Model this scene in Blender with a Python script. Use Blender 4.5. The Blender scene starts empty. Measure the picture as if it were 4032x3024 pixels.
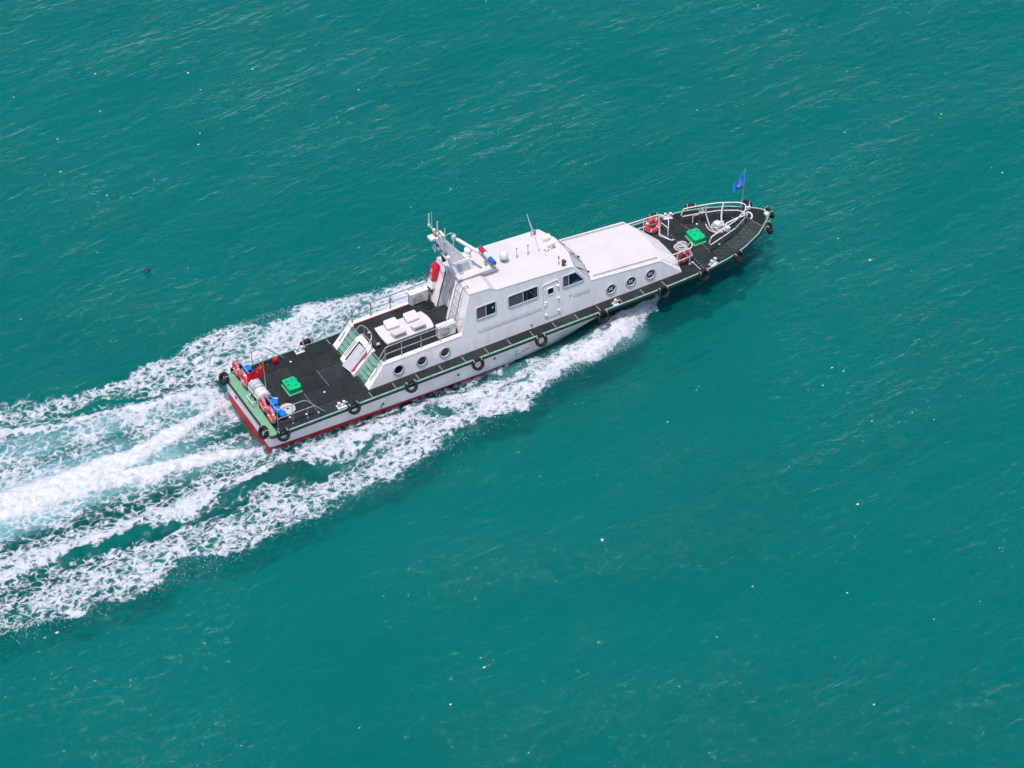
import bpy, math, random
import numpy as np
from mathutils import Vector, Matrix, Quaternion, noise as mnoise
rnd = random.Random(7)
R = math.radians
SC = bpy.context.scene
COL = SC.collection
DECK = 1.30            # main deck height above the sea (world z); boat drawings use z = 0 at the deck

# ------------------------------------------------------------------ camera
cam_d = bpy.data.cameras.new('camera'); cam = bpy.data.objects.new('camera', cam_d); COL.objects.link(cam)
th, psi = R(42.05), R(29.9)
c, s = math.cos, math.sin
def bx(v):  # level frame (right, away, up) -> boat frame
    return Vector((v[0]*c(psi)+v[1]*s(psi), -v[0]*s(psi)+v[1]*c(psi), v[2]))
right = bx((1, 0, 0)); up = bx((0, s(th), c(th))); fwd = bx((0, c(th), -s(th)))
M = Matrix.Identity(4)
for i in range(3):
    M[i][0] = right[i]; M[i][1] = up[i]; M[i][2] = -fwd[i]
M.translation = Vector((-34.432, -81.954, 80.663 + DECK))
cam.matrix_world = M
cam_d.sensor_fit = 'HORIZONTAL'; cam_d.sensor_width = 36.0
cam_d.lens = 36.0*11000/4032
cam_d.clip_start = 1.0; cam_d.clip_end = 9000
SC.camera = cam

# ------------------------------------------------------------------ sky, sun, exposure
SUN_DIR = Vector((-0.215, -0.15, 1.0)).normalized()      # towards the sun: high, a little astern
elev = math.asin(SUN_DIR.z); azim = math.atan2(SUN_DIR.x, SUN_DIR.y)
W = bpy.data.worlds.new('World'); SC.world = W; W.use_nodes = True
wn = W.node_tree.nodes; wn.clear()
sky = wn.new('ShaderNodeTexSky'); sky.sky_type = 'NISHITA'; sky.sun_disc = False
sky.sun_elevation = elev; sky.sun_rotation = azim; sky.air_density = 1.0; sky.dust_density = 2.0; sky.ozone_density = 4.0
bg = wn.new('ShaderNodeBackground'); bg.inputs[1].default_value = 0.15
wo = wn.new('ShaderNodeOutputWorld')
W.node_tree.links.new(sky.outputs[0], bg.inputs[0]); W.node_tree.links.new(bg.outputs[0], wo.inputs[0])
sun_d = bpy.data.lights.new('sun', 'SUN'); sun_d.energy = 2.5; sun_d.angle = R(0.6); sun_d.color = (1.0, 0.955, 0.93)
sun = bpy.data.objects.new('sun', sun_d); COL.objects.link(sun)
sun.rotation_euler = (-SUN_DIR).to_track_quat('-Z', 'Y').to_euler(); sun.location = (0, 0, 60)
vs = SC.view_settings
cy = SC.cycles; cy.use_adaptive_sampling = True; cy.adaptive_threshold = 0.025; cy.max_bounces = 6; cy.diffuse_bounces = 3; cy.glossy_bounces = 3; cy.transparent_max_bounces = 6; cy.caustics_reflective = False; cy.caustics_refractive = False
vs.view_transform = 'Standard'; vs.look = 'None'; vs.exposure = 0.32; vs.gamma = 1.0; vs.use_curve_mapping = False

# ------------------------------------------------------------------ materials
def newmat(name):
    m = bpy.data.materials.new(name); m.use_nodes = True
    nt = m.node_tree
    return m, nt, nt.nodes['Principled BSDF']
def N(nt, t, **kw):
    n = nt.nodes.new(t)
    for k, v in kw.items():
        if k in n.inputs: n.inputs[k].default_value = v
        else: setattr(n, k, v)
    return n
def ramp(nt, stops):
    r = nt.nodes.new('ShaderNodeValToRGB'); e = r.color_ramp.elements
    while len(e) < len(stops): e.new(0.5)
    for i, (p, col) in enumerate(stops):
        e[i].position = p; e[i].color = col if len(col) == 4 else (*col, 1)
    return r
def paint(name, col, rough=0.45, metal=0.0, var=0.06, vscale=3.0, col2=None, bump=0.0, bscale=40, stretch=(1, 1, 1), spec=0.4):
    """painted / plain surface: base colour with faint blotchy wear"""
    m, nt, b = newmat(name)
    g = N(nt, 'ShaderNodeNewGeometry')
    mp = N(nt, 'ShaderNodeMapping'); mp.inputs['Scale'].default_value = stretch
    nt.links.new(g.outputs['Position'], mp.inputs['Vector'])
    n = N(nt, 'ShaderNodeTexNoise'); n.inputs['Scale'].default_value = vscale; n.inputs['Detail'].default_value = 6; n.inputs['Roughness'].default_value = 0.62
    nt.links.new(mp.outputs[0], n.inputs['Vector'])
    c2 = col2 or tuple(max(0, x*(1-var*3)) for x in col)
    c1 = tuple(min(1, x*(1+var)) for x in col)
    r = ramp(nt, [(0.32, c2), (0.62, c1)])
    nt.links.new(n.outputs[0], r.inputs[0]); nt.links.new(r.outputs[0], b.inputs['Base Color'])
    b.inputs['Roughness'].default_value = rough; b.inputs['Metallic'].default_value = metal
    b.inputs['Specular IOR Level'].default_value = spec
    if bump:
        n2 = N(nt, 'ShaderNodeTexNoise'); n2.inputs['Scale'].default_value = bscale; n2.inputs['Detail'].default_value = 3
        nt.links.new(g.outputs['Position'], n2.inputs['Vector'])
        bp = N(nt, 'ShaderNodeBump'); bp.inputs['Strength'].default_value = bump; bp.inputs['Distance'].default_value = 0.02
        nt.links.new(n2.outputs[0], bp.inputs['Height']); nt.links.new(bp.outputs[0], b.inputs['Normal'])
    return m
MT = {}
MT['white'] = paint('white_gloss_paint', (0.97, 0.865, 0.83), 0.35, var=0.02, vscale=2.2, stretch=(1.4, 1.4, .35), col2=(.87, .77, .72))
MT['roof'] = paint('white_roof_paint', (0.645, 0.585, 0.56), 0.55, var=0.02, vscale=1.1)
MT['hullwhite'] = paint('white_hull_paint', (0.97, 0.865, 0.83), 0.3, var=0.02, vscale=1.8, stretch=(1.2, 1, .5), col2=(.84, .745, .69))
MT['offwhite'] = paint('aged_white_plastic', (0.70, 0.67, 0.64), 0.5, var=0.05, vscale=6)
MT['grey'] = paint('light_grey_paint', (0.52, 0.50, 0.51), 0.45, var=0.05, vscale=5)
MT['midgrey'] = paint('mid_grey_metal', (0.25, 0.24, 0.24), 0.5, var=0.08, vscale=12)
MT['dark'] = paint('dark_rubber', (0.018, 0.017, 0.018), 0.6, var=0.2, vscale=8)
MT['black'] = paint('black_line', (0.01, 0.01, 0.011), 0.5, var=0.1)
MT['red_bottom'] = paint('red_antifouling', (0.52, 0.018, 0.03), 0.5, var=0.10, vscale=2.5, stretch=(.4, 1, 2), col2=(.40, .03, .035))
MT['mint'] = paint('mint_green_rail_paint', (0.25, 0.46, 0.35), 0.45, var=0.10, vscale=5, col2=(.17, .33, .24))
MT['deckgreen'] = paint('green_deck_paint', (0.14, 0.37, 0.20), 0.65, var=0.10, vscale=3, col2=(.20, .31, .17))
MT['deckdark'] = paint('dark_deck_paint', (0.03, 0.05, 0.04), 0.7, var=0.1)
MT['stepgreen'] = paint('green_step_plastic', (0.15, 0.36, 0.23), 0.5, var=0.08, vscale=5, col2=(.09, .26, .16))
MT['hatch'] = paint('bright_green_hatch_paint', (0.0, 0.47, 0.17), 0.4, var=0.05, vscale=4, col2=(.0, .40, .14))
MT['blue'] = paint('blue_plastic', (0.0, 0.20, 0.80), 0.4, var=0.05)
MT['red'] = paint('red_gloss_plastic', (0.62, 0.004, 0.03), 0.35, var=0.05)
MT['ringred'] = paint('faded_red_lifebuoy', (0.74, 0.14, 0.135), 0.55, var=0.10, vscale=5, col2=(.64, .075, .08))
MT['ringred2'] = paint('red_lifebuoy', (0.76, 0.045, 0.06), 0.5, var=0.10, vscale=5)
MT['ringwhite'] = paint('reflective_tape', (0.80, 0.70, 0.66), 0.5, var=0.06)
MT['rope'] = paint('pale_rope', (0.62, 0.56, 0.54), 0.9, var=0.12, vscale=30, bump=0.5, bscale=60)
MT['steel'] = paint('stainless_tube', (0.55, 0.53, 0.52), 0.38, metal=0.55, var=0.10, vscale=6)
MT['steeldark'] = paint('weathered_tube', (0.22, 0.22, 0.22), 0.45, metal=0.45, var=0.10, vscale=6)
MT['railwhite'] = paint('white_rail_paint', (0.74, 0.71, 0.69), 0.4, var=0.06, vscale=8)
MT['glass'] = paint('dark_window_glass', (0.012, 0.016, 0.022), 0.06, var=0.3, vscale=3, spec=0.6)
MT['glassgrey'] = paint('screened_window_glass', (0.11, 0.10, 0.105), 0.25, var=0.12, vscale=9)
MT['glasspale'] = paint('pale_windscreen_glass', (0.44, 0.48, 0.45), 0.08, var=0.06, vscale=3, spec=0.7)
MT['brown'] = paint('brown_hose', (0.12, 0.065, 0.05), 0.6, var=0.25, vscale=14)
MT['yellow'] = paint('yellow_fitting', (0.62, 0.43, 0.05), 0.5)
MT['tyre'] = paint('old_tyre_rubber', (0.012, 0.011, 0.012), 0.66, var=0.25, vscale=14, bump=0.4, bscale=35)
MT['lampred'] = paint('red_lamp_lens', (0.52, 0.02, 0.04), 0.25)
MT['lampblue'] = paint('blue_lamp_lens', (0.02, 0.12, 0.48), 0.2)
MT['lampwhite'] = paint('white_lamp_lens', (0.60, 0.60, 0.64), 0.25)
MT['orange'] = paint('orange_lamp', (0.75, 0.16, 0.06), 0.4)
MT['antenna'] = paint('white_antenna', (0.66, 0.74, 0.70), 0.45)
MT['cream'] = paint('cream_radar_plastic', (0.78, 0.73, 0.67), 0.4, var=0.03)
MT['flagred'] = paint('red_flag_cloth', (0.80, 0.0, 0.025), 0.8, var=0.08, vscale=4)
MT['flagyellow'] = paint('yellow_star', (0.85, 0.55, 0.03), 0.7)
MT['flagblue'] = paint('blue_flag_cloth', (0.01, 0.28, 0.88), 0.8, var=0.1, vscale=4)
MT['flagpale'] = paint('pale_flag_emblem', (0.52, 0.62, 0.66), 0.8)
MT['bluepaper'] = paint('blue_document', (0.05, 0.12, 0.5), 0.6)
MT['rust'] = paint('rust_streak', (0.56, 0.44, 0.30), 0.6, var=0.15, vscale=12)
MT['litterdark'] = paint('dark_plastic_bag', (0.03, 0.025, 0.045), 0.35, var=0.3, vscale=9)
MT['litterpink'] = paint('pale_litter', (0.75, 0.58, 0.5), 0.6)

def mat_rubber(name, stripes=False, ang=0.0):
    """perforated rubber deck matting: near-black with tiny lighter green-grey specks and dusty patches"""
    m, nt, b = newmat(name)
    g = N(nt, 'ShaderNodeNewGeometry')
    mp = N(nt, 'ShaderNodeMapping'); mp.inputs['Rotation'].default_value = (0, 0, ang)
    nt.links.new(g.outputs['Position'], mp.inputs['Vector'])
    v = N(nt, 'ShaderNodeTexVoronoi'); v.inputs['Scale'].default_value = 21.0; v.inputs['Randomness'].default_value = 0.35
    nt.links.new(mp.outputs[0], v.inputs['Vector'])
    r1 = ramp(nt, [(0.10, (1, 1, 1)), (0.34, (0, 0, 0))]); nt.links.new(v.outputs['Distance'], r1.inputs[0])
    n = N(nt, 'ShaderNodeTexNoise'); n.inputs['Scale'].default_value = 0.9; n.inputs['Detail'].default_value = 8; n.inputs['Roughness'].default_value = 0.6
    nt.links.new(g.outputs['Position'], n.inputs['Vector'])
    base = ramp(nt, [(0.3, (0.006, 0.009, 0.009)), (0.5, (0.012, 0.015, 0.0145)), (0.72, (0.028, 0.031, 0.030))]); nt.links.new(n.outputs[0], base.inputs[0])
    n3 = N(nt, 'ShaderNodeTexNoise'); n3.inputs['Scale'].default_value = 9; n3.inputs['Detail'].default_value = 2
    nt.links.new(g.outputs['Position'], n3.inputs['Vector'])
    spk = ramp(nt, [(0.35, (0.04, 0.085, 0.062)), (0.65, (0.16, 0.18, 0.165))]); nt.links.new(n3.outputs[0], spk.inputs[0])
    mx = N(nt, 'ShaderNodeMixRGB'); nt.links.new(base.outputs[0], mx.inputs[1]); nt.links.new(spk.outputs[0], mx.inputs[2])
    if stripes:
        w = N(nt, 'ShaderNodeTexWave'); w.wave_type = 'BANDS'; w.bands_direction = 'Y'; w.inputs['Scale'].default_value = 3.2; w.inputs['Distortion'].default_value = 0.15
        nt.links.new(mp.outputs[0], w.inputs['Vector'])
        r2 = ramp(nt, [(0.62, (0, 0, 0)), (0.9, (.8, .8, .8))]); nt.links.new(w.outputs[0], r2.inputs[0]); nt.links.new(r2.outputs[0], mx.inputs[0])
    else:
        mu = N(nt, 'ShaderNodeMath', operation='MULTIPLY'); mu.inputs[1].default_value = 0.62
        nt.links.new(r1.outputs[0], mu.inputs[0]); nt.links.new(mu.outputs[0], mx.inputs[0])
    oi = N(nt, 'ShaderNodeObjectInfo'); mr = N(nt, 'ShaderNodeMapRange'); mr.inputs['To Min'].default_value = .62; mr.inputs['To Max'].default_value = 1.25
    nt.links.new(oi.outputs['Random'], mr.inputs['Value'])
    ml = N(nt, 'ShaderNodeVectorMath', operation='SCALE'); nt.links.new(mx.outputs[0], ml.inputs[0]); nt.links.new(mr.outputs[0], ml.inputs['Scale'])
    nt.links.new(ml.outputs[0], b.inputs['Base Color'])
    b.inputs['Roughness'].default_value = 0.75; b.inputs['Specular IOR Level'].default_value = 0.3
    return m
MT['mat'] = mat_rubber('rubber_deck_mat')
MT['mat_s'] = mat_rubber('ribbed_rubber_mat_starboard', True, R(27))
MT['mat_p'] = mat_rubber('ribbed_rubber_mat_port', True, R(-27))

# ------------------------------------------------------------------ mesh builder
class MB:
    def __init__(self): self.v = []; self.f = []; self.sm = []; self.mi = []
    def add(self, verts, faces, smooth=False, mi=0):
        o = len(self.v); self.v += [tuple(p) for p in verts]
        for f in faces: self.f.append(tuple(i+o for i in f)); self.sm.append(smooth); self.mi.append(mi)
        return self
    def box(self, x0, x1, y0, y1, z0, z1, mi=0):
        v = [(x0,y0,z0),(x1,y0,z0),(x1,y1,z0),(x0,y1,z0),(x0,y0,z1),(x1,y0,z1),(x1,y1,z1),(x0,y1,z1)]
        return self.hexa(v, mi)
    def hexa(self, v, mi=0):
        return self.add(v, [(3,2,1,0),(4,5,6,7),(0,1,5,4),(1,2,6,5),(2,3,7,6),(3,0,4,7)], False, mi)
    def cbox(self, c, dims, rot=None, mi=0):
        c = Vector(c); q = rot or Matrix.Identity(3); a, b_, d = [x/2 for x in dims]
        v = [c + q @ Vector(p) for p in [(-a,-b_,-d),(a,-b_,-d),(a,b_,-d),(-a,b_,-d),(-a,-b_,d),(a,-b_,d),(a,b_,d),(-a,b_,d)]]
        return self.hexa(v, mi)
    def prism(self, poly, vec, smooth=False, mi=0):
        """polygon (list of 3d points) extruded along vec"""
        n = len(poly); vec = Vector(vec)
        a = [Vector(p) for p in poly]; b_ = [p+vec for p in a]
        self.add(a+b_, [tuple(range(n-1, -1, -1)), tuple(range(n, 2*n))], False, mi)
        self.add(a+b_, [(i, (i+1) % n, n+(i+1) % n, n+i) for i in range(n)], smooth, mi)
        return self
    def tube(self, pts, r, n=8, closed=False, caps=True, mi=0, radii=None):
        P = [Vector(p) for p in pts]; m = len(P)
        tang = []
        for i in range(m):
            if closed: t = P[(i+1) % m]-P[i-1]
            else: t = P[min(i+1, m-1)]-P[max(i-1, 0)]
            tang.append(t.normalized() if t.length > 1e-9 else Vector((1, 0, 0)))
        up_ = Vector((0, 0, 1))
        if abs(tang[0].dot(up_)) > 0.9: up_ = Vector((1, 0, 0))
        nrm = (up_ - tang[0]*up_.dot(tang[0])).normalized()
        vs_ = []
        for i in range(m):
            if i:
                q = tang[i-1].rotation_difference(tang[i]); nrm = (q @ nrm); nrm = (nrm - tang[i]*nrm.dot(tang[i])).normalized()
            bn = tang[i].cross(nrm); rr = radii[i] if radii else r
            for k in range(n):
                a = 2*math.pi*k/n; vs_.append(P[i] + (nrm*math.cos(a)+bn*math.sin(a))*rr)
        fs = []
        for i in range(m if closed else m-1):
            j = (i+1) % m
            for k in range(n):
                k2 = (k+1) % n; fs.append((i*n+k, i*n+k2, j*n+k2, j*n+k))
        self.add(vs_, fs, True, mi)
        if caps and not closed:
            self.add(vs_[:n], [tuple(range(n-1, -1, -1))], False, mi); self.add(vs_[-n:], [tuple(range(n))], False, mi)
        return self
    def lathe(self, prof, c, axis=(0, 0, 1), n=20, mi=0, smooth=True):
        """profile [(radius, height)] turned round axis through c"""
        ax = Vector(axis).normalized(); q = Vector((0, 0, 1)).rotation_difference(ax); c = Vector(c)
        vs_ = []
        for (r_, h) in prof:
            for k in range(n):
                a = 2*math.pi*k/n; vs_.append(c + q @ Vector((r_*math.cos(a), r_*math.sin(a), h)))
        fs = []
        for i in range(len(prof)-1):
            for k in range(n):
                k2 = (k+1) % n; fs.append((i*n+k, i*n+k2, (i+1)*n+k2, (i+1)*n+k))
        self.add(vs_, fs, smooth, mi)
        if prof[0][0] > 1e-4: self.add(vs_[:n], [tuple(range(n-1, -1, -1))], False, mi)
        if prof[-1][0] > 1e-4: self.add(vs_[-n:], [tuple(range(n))], False, mi)
        return self
    def torus(self, c, axis, Rm, r, n=28, k=10, mi=0, sx=1.0, a0=0, a1=2*math.pi):
        ax = Vector(axis).normalized(); q = Vector((0, 0, 1)).rotation_difference(ax); c = Vector(c)
        full = abs(a1-a0-2*math.pi) < 1e-6; m = n if full else n+1
        vs_ = []
        for i in range(m):
            a = a0+(a1-a0)*i/n
            for j in range(k):
                b_ = 2*math.pi*j/k; rr = Rm + r*math.cos(b_)
                vs_.append(c + q @ Vector((rr*math.cos(a), rr*math.sin(a), r*sx*math.sin(b_))))
        fs = []
        for i in range(n):
            i2 = (i+1) % m
            for j in range(k):
                j2 = (j+1) % k; fs.append((i*k+j, i2*k+j, i2*k+j2, i*k+j2))
        return self.add(vs_, fs, True, mi)
    def mesh(self, name, mats, off=(0, 0, 0)):
        me = bpy.data.meshes.new(name)
        o = Vector(off)
        me.from_pydata([tuple(Vector(p)-o) for p in self.v], [], self.f)
        for m in (mats if isinstance(mats, (list, tuple)) else [mats]): me.materials.append(MT[m])
        me.polygons.foreach_set('use_smooth', self.sm); me.polygons.foreach_set('material_index', self.mi)
        me.update(); return me
def bez(pts, n=6):
    """smooth polyline (Catmull-Rom) through pts"""
    P = [Vector(p) for p in pts]; out = []
    for i in range(len(P)-1):
        p0, p1, p2, p3 = P[max(i-1, 0)], P[i], P[i+1], P[min(i+2, len(P)-1)]
        for k in range(n):
            t = k/n
            out.append(0.5*((2*p1)+(p2-p0)*t+(2*p0-5*p1+4*p2-p3)*t*t+(3*p1-p0-3*p2+p3)*t**3))
    out.append(P[-1]); return out
def bend(pts, r=0.12, n=4):
    """polyline with rounded corners, as bent tube"""
    P = [Vector(p) for p in pts]; out = [P[0]]
    for i in range(1, len(P)-1):
        a, b_, d = P[i-1], P[i], P[i+1]
        ra = min(r, (a-b_).length*.45, (d-b_).length*.45)
        s0 = b_+(a-b_).normalized()*ra; s1 = b_+(d-b_).normalized()*ra
        for k in range(n+1):
            t = k/n; out.append(s0*(1-t)**2+b_*2*t*(1-t)+s1*t*t)
    out.append(P[-1]); return out

# ------------------------------------------------------------------ objects, things, parts
UP = Vector((0, 0, DECK))
class Thing:
    """an Empty at the thing's base (boat-frame coordinates) that parents its parts"""
    def __init__(self, name, label, cat, base, group=None, rot=None, boat=True):
        o = bpy.data.objects.new(name, None); COL.objects.link(o)
        o.empty_display_size = 0.2
        self.base = Vector(base); o.location = self.base + (UP if boat else Vector())
        if rot is not None: o.rotation_euler = rot
        o['label'] = label; o['category'] = cat
        if group: o['group'] = group
        self.o = o
    def part(self, name, mb, mat, parent=None, label=None, kind=None, bevel=0, local=False):
        me = mb.mesh(name, mat, (0, 0, 0) if local else self.base)
        return self.link(name, me, parent, label, kind, bevel)
    def link(self, name, me, parent=None, label=None, kind=None, bevel=0):
        o = bpy.data.objects.new(name, me); COL.objects.link(o); o.parent = parent or self.o
        if label: o['label'] = label
        if kind: o['kind'] = kind
        if bevel:
            b = o.modifiers.new('bevel', 'BEVEL'); b.width = bevel; b.segments = 2; b.limit_method = 'ANGLE'; b.angle_limit = R(40)
        return o
def single(name, mb, mat, label, cat, base, group=None, boat=True, bevel=0):
    """a thing that is one mesh"""
    me = mb.mesh(name, mat, base); o = bpy.data.objects.new(name, me); COL.objects.link(o)
    o.location = Vector(base) + (UP if boat else Vector())
    o['label'] = label; o['category'] = cat
    if group: o['group'] = group
    if bevel:
        b = o.modifiers.new('bevel', 'BEVEL'); b.width = bevel; b.segments = 2; b.limit_method = 'ANGLE'; b.angle_limit = R(40)
    return o

# ================================================================== THE SEA
def vnoise(x, y, seed=0):
    """vectorised value noise 0..1"""
    xi = np.floor(x).astype(np.int64); yi = np.floor(y).astype(np.int64)
    xf = x-xi; yf = y-yi
    u = xf*xf*(3-2*xf); v = yf*yf*(3-2*yf)
    def h(a, b):
        n = (a*374761393 + b*668265263 + seed*974711) & 0x7fffffff
        n = ((n ^ (n >> 13))*1274126177) & 0x7fffffff
        return ((n ^ (n >> 16)) & 0xffff)/65535.0
    return (h(xi, yi)*(1-u)+h(xi+1, yi)*u)*(1-v)+(h(xi, yi+1)*(1-u)+h(xi+1, yi+1)*u)*v
def fbm(x, y, oct=4, seed=0):
    t = 0; a = 0.5; n = 0
    for i in range(oct):
        t = t+a*vnoise(x*2**i, y*2**i, seed+i*17); n += a; a *= 0.55
    return t/n
def band(x, y, pts):
    """pts: (x, y, halfwidth, strength) along a streak; smooth falloff to 0 at halfwidth"""
    best = np.zeros_like(x)
    for (x0, y0, w0, s0), (x1, y1, w1, s1) in zip(pts[:-1], pts[1:]):
        dx, dy = x1-x0, y1-y0; L2 = dx*dx+dy*dy
        t = np.clip(((x-x0)*dx+(y-y0)*dy)/L2, 0, 1)
        d = np.hypot(x-(x0+t*dx), y-(y0+t*dy)); w = w0+(w1-w0)*t; st = s0+(s1-s0)*t
        q = np.clip(1-(d/w)**2, 0, 1)
        best = np.maximum(best, st*q*q*(3-2*q))
    return best
def sstep(a, b, x):
    t = np.clip((x-a)/(b-a), 0, 1); return t*t*(3-2*t)

def axis_coords(lo, hi, step, far, mid_lo, mid_hi, mid_step):
    a = list(np.arange(lo, hi+1e-6, step))
    def grow(start, sgn, mid):
        out = []; p = start; st = step
        while abs(p) < far:
            st = min(st*1.16, mid_step) if (p*sgn < mid*sgn) else st*1.35
            p += sgn*st; out.append(p)
        return out
    return np.array(sorted(grow(a[0], -1, mid_lo))+a+grow(a[-1], 1, mid_hi))
GX = axis_coords(-15.5, 20.0, 0.07, 3500, -22, 55, 0.30)
GY = axis_coords(-8.2, 8.2, 0.07, 3500, -36, 42, 0.30)
XX, YY = np.meshgrid(GX, GY, indexing='ij')
# warp so that streak edges are ragged
wx = XX + (fbm(XX*0.55, YY*0.55, 4, 3)-.5)*1.6 + (fbm(XX*2.1, YY*2.1, 3, 5)-.5)*0.45
wy = YY + (fbm(XX*0.33+9, YY*0.33, 2, 15)-.5)*1.3*sstep(15, 9, XX)*sstep(1.9, 3.0, np.abs(YY)) + (fbm(XX*0.8+9, YY*0.8, 3, 11)-.5)*0.95 + (fbm(XX*2.1+5, YY*2.1, 3, 13)-.5)*0.42
So = np.interp(wx, [-25, -13.4, -10, -6.3, -4.5, -1.9, .5, 3.5, 6.1, 8.5, 10.4, 12, 13.9, 16.3, 17.4, 18.6, 19.3],
               [-7.2, -6.5, -6.8, -6.5, -6.7, -6.5, -6.3, -5.9, -5.5, -5.1, -4.8, -4.3, -4.0, -3.75, -2.9, -2.0, -1.2])
Po = np.interp(wx, [-25, -9.3, -6, -4, -2, -.8, .2, 2, 3.9, 5.8, 8.3, 9.5, 11, 13.5, 16.3, 18.5],
               [6.9, 6.35, 5.9, 5.8, 5.95, 6.1, 6.4, 6.45, 6.15, 5.6, 5.2, 5.1, 4.8, 4.2, 3.75, 1.6])
foam = np.zeros_like(XX)
# starboard: foam between hull and the outer edge of the bow wave
ins = sstep(-.12, .30, wy-So)*sstep(0.2, -0.3, wy+1.6)*(XX < 19.5)
foam = np.maximum(foam, ins*(0.49+0.15*sstep(0, 4, wx)+0.02*sstep(8, 14, wx)))
outerS = [(19.6,-1.25,.24,.85),(18.5,-1.95,.42,1.0),(16.8,-3.05,.75,1.05),(14.6,-3.25,.9,.96),(12.2,-3.4,1.0,.84),(10.2,-4.0,1.1,.74),(7.6,-4.4,1.2,.70),(4.4,-4.9,1.25,.66),(1,-5.15,1.25,.60),(-2.3,-5.2,1.25,.58),(-5.7,-5.3,1.35,.59),(-9.8,-5.1,1.55,.58),(-13.6,-4.8,1.7,.59),(-22,-5,1.8,.55)]
foam = np.maximum(foam, band(wx, wy, outerS))
hullS = [(17.5,-1.9,.5,.85),(15,-2.25,.42,.68),(13.1,-2.55,.40,.70),(10.5,-2.8,.46,.70),(8.5,-2.85,.55,.74),(6.3,-2.95,.68,.78),(4.2,-3.05,.72,.74),(1.9,-3.2,.66,.68),(-.1,-3.15,.55,.72),(-3.8,-3.2,.62,.78),(-7.7,-3.35,.72,.74),(-12.1,-2.6,.9,.74),(-20,-2.6,.9,.7)]
foam = np.maximum(foam, band(wx, wy, hullS))
# dark troughs on the starboard side
gap = [(16.0,-1.85,.28,.55),(13.4,-2.05,.30,.75),(11.4,-2.25,.25,.6),(9,-2.35,.2,.35),(6,-2.35,.2,.25),(3,-2.35,.22,.25),(0.5,-2.35,.25,.2)]
foam = foam - band(wx, wy, gap)
gap2 = [(13.0,-2.95,.14,.15),(11.6,-3.15,.24,.40),(10.4,-3.35,.20,.12),(9.2,-3.45,.18,.08),(8.2,-3.6,.30,.40),(6.9,-3.65,.30,.40),(5.2,-3.75,.18,.10),(3.4,-3.95,.28,.45),(1,-3.95,.38,.9),(-1.5,-3.9,.40,1.0),(-4.4,-4.15,.40,.95),(-7.5,-4.15,.38,.8),(-10.5,-3.7,.30,.45)]
foam = foam - band(wx, wy, gap2)*(0.25+1.1*sstep(.34, .60, fbm(XX*.8, YY*.8, 3, 71)))
# port side
inp = sstep(.12, -.35, wy-Po)*sstep(-0.2, 0.3, wy-1.6)*(XX < 18.4)
foam = np.maximum(foam, inp*(0.60-0.10*sstep(0, -6, wx)))
outerP = [(18.6,1.7,.3,.8),(17.6,2.2,.5,.95),(15,3.5,.8,.9),(11,4.3,.9,.80),(8.3,4.6,.95,.74),(5.8,4.9,1.0,.72),(3.6,5.3,1.1,.69),(1.3,5.4,1.1,.64),(-1,5.2,1.0,.56),(-4,5.0,1.0,.53),(-9.3,5.5,1.1,.53),(-20,6,1.2,.5)]
foam = np.maximum(foam, band(wx, wy, outerP))
innerP = [(12,2.9,.5,.66),(8,3.2,.6,.62),(4,3.3,.6,.62),(1.5,3.6,.6,.58),(-.6,3.9,.5,.52)]
foam = np.maximum(foam, band(wx, wy, innerP))
foam = foam - band(wx, wy, [(0.9,2.75,.45,.6),(-.6,3.15,.42,.75),(-2.2,3.75,.35,.7),(-4.6,4.15,.3,.6),(-7,4.5,.25,.3)])
# churned water astern, two jets from the screws
ast = sstep(-.30, -.55, XX)*sstep(-3.6, -3.1, wy)*sstep(4.4, 3.7, wy)
foam = np.maximum(foam, ast*(0.535+0.16*(fbm(XX*.4, YY*.9, 3, 31)-.5)))
crestP = [(-.25,2.35,.22,.85),(-1.9,3.0,.22,.95),(-5.1,3.45,.26,.95),(-7.2,3.6,.30,.9),(-9.9,4.6,.4,.85),(-16,5.1,.5,.8)]
foam = np.maximum(foam, band(wx*.6+XX*.4, wy*.5+YY*.5, crestP))
jetA = [(-.35,1.75,.16,.9),(-1.7,1.55,.34,1.1),(-3.5,1.1,.52,1.25),(-5.3,.78,.66,1.3),(-8.5,.62,.95,1.35),(-11.6,.7,1.15,1.35),(-20,1.0,1.5,1.3)]
jetB = [(-.45,-1.55,.18,1.05),(-1.6,-1.2,.40,1.2),(-3.3,-.85,.50,1.25),(-6.2,-.22,.66,1.3),(-9.6,.35,.95,1.3),(-13,.7,1.1,1.3)]
jx, jy = wx*.35+XX*.65, wy*.35+YY*.65
jets = np.maximum(band(jx, jy, jetA), band(jx, jy, jetB))
foam = np.maximum(foam, jets)
foam = foam - band(jx, jy, [(-.6,.3,.5,.22),(-2.5,.3,.5,.2),(-4.2,.2,.25,.2)])
foam = foam - band(wx, wy, [(-3.5,-2.0,.7,.10),(-7,-1.6,.8,.16),(-12,-1.2,.8,.18)])
clump = (fbm(XX*.75+3, YY*.95, 3, 51)-.5)*.46 + (fbm(XX*1.9, YY*2.3, 2, 53)-.5)*.22
foam = np.where(foam > .12, foam + clump*(1-.75*np.clip(jets, 0, 1))*sstep(19, 13, XX), foam)
foam = np.clip(foam, 0, 1.3)
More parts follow.
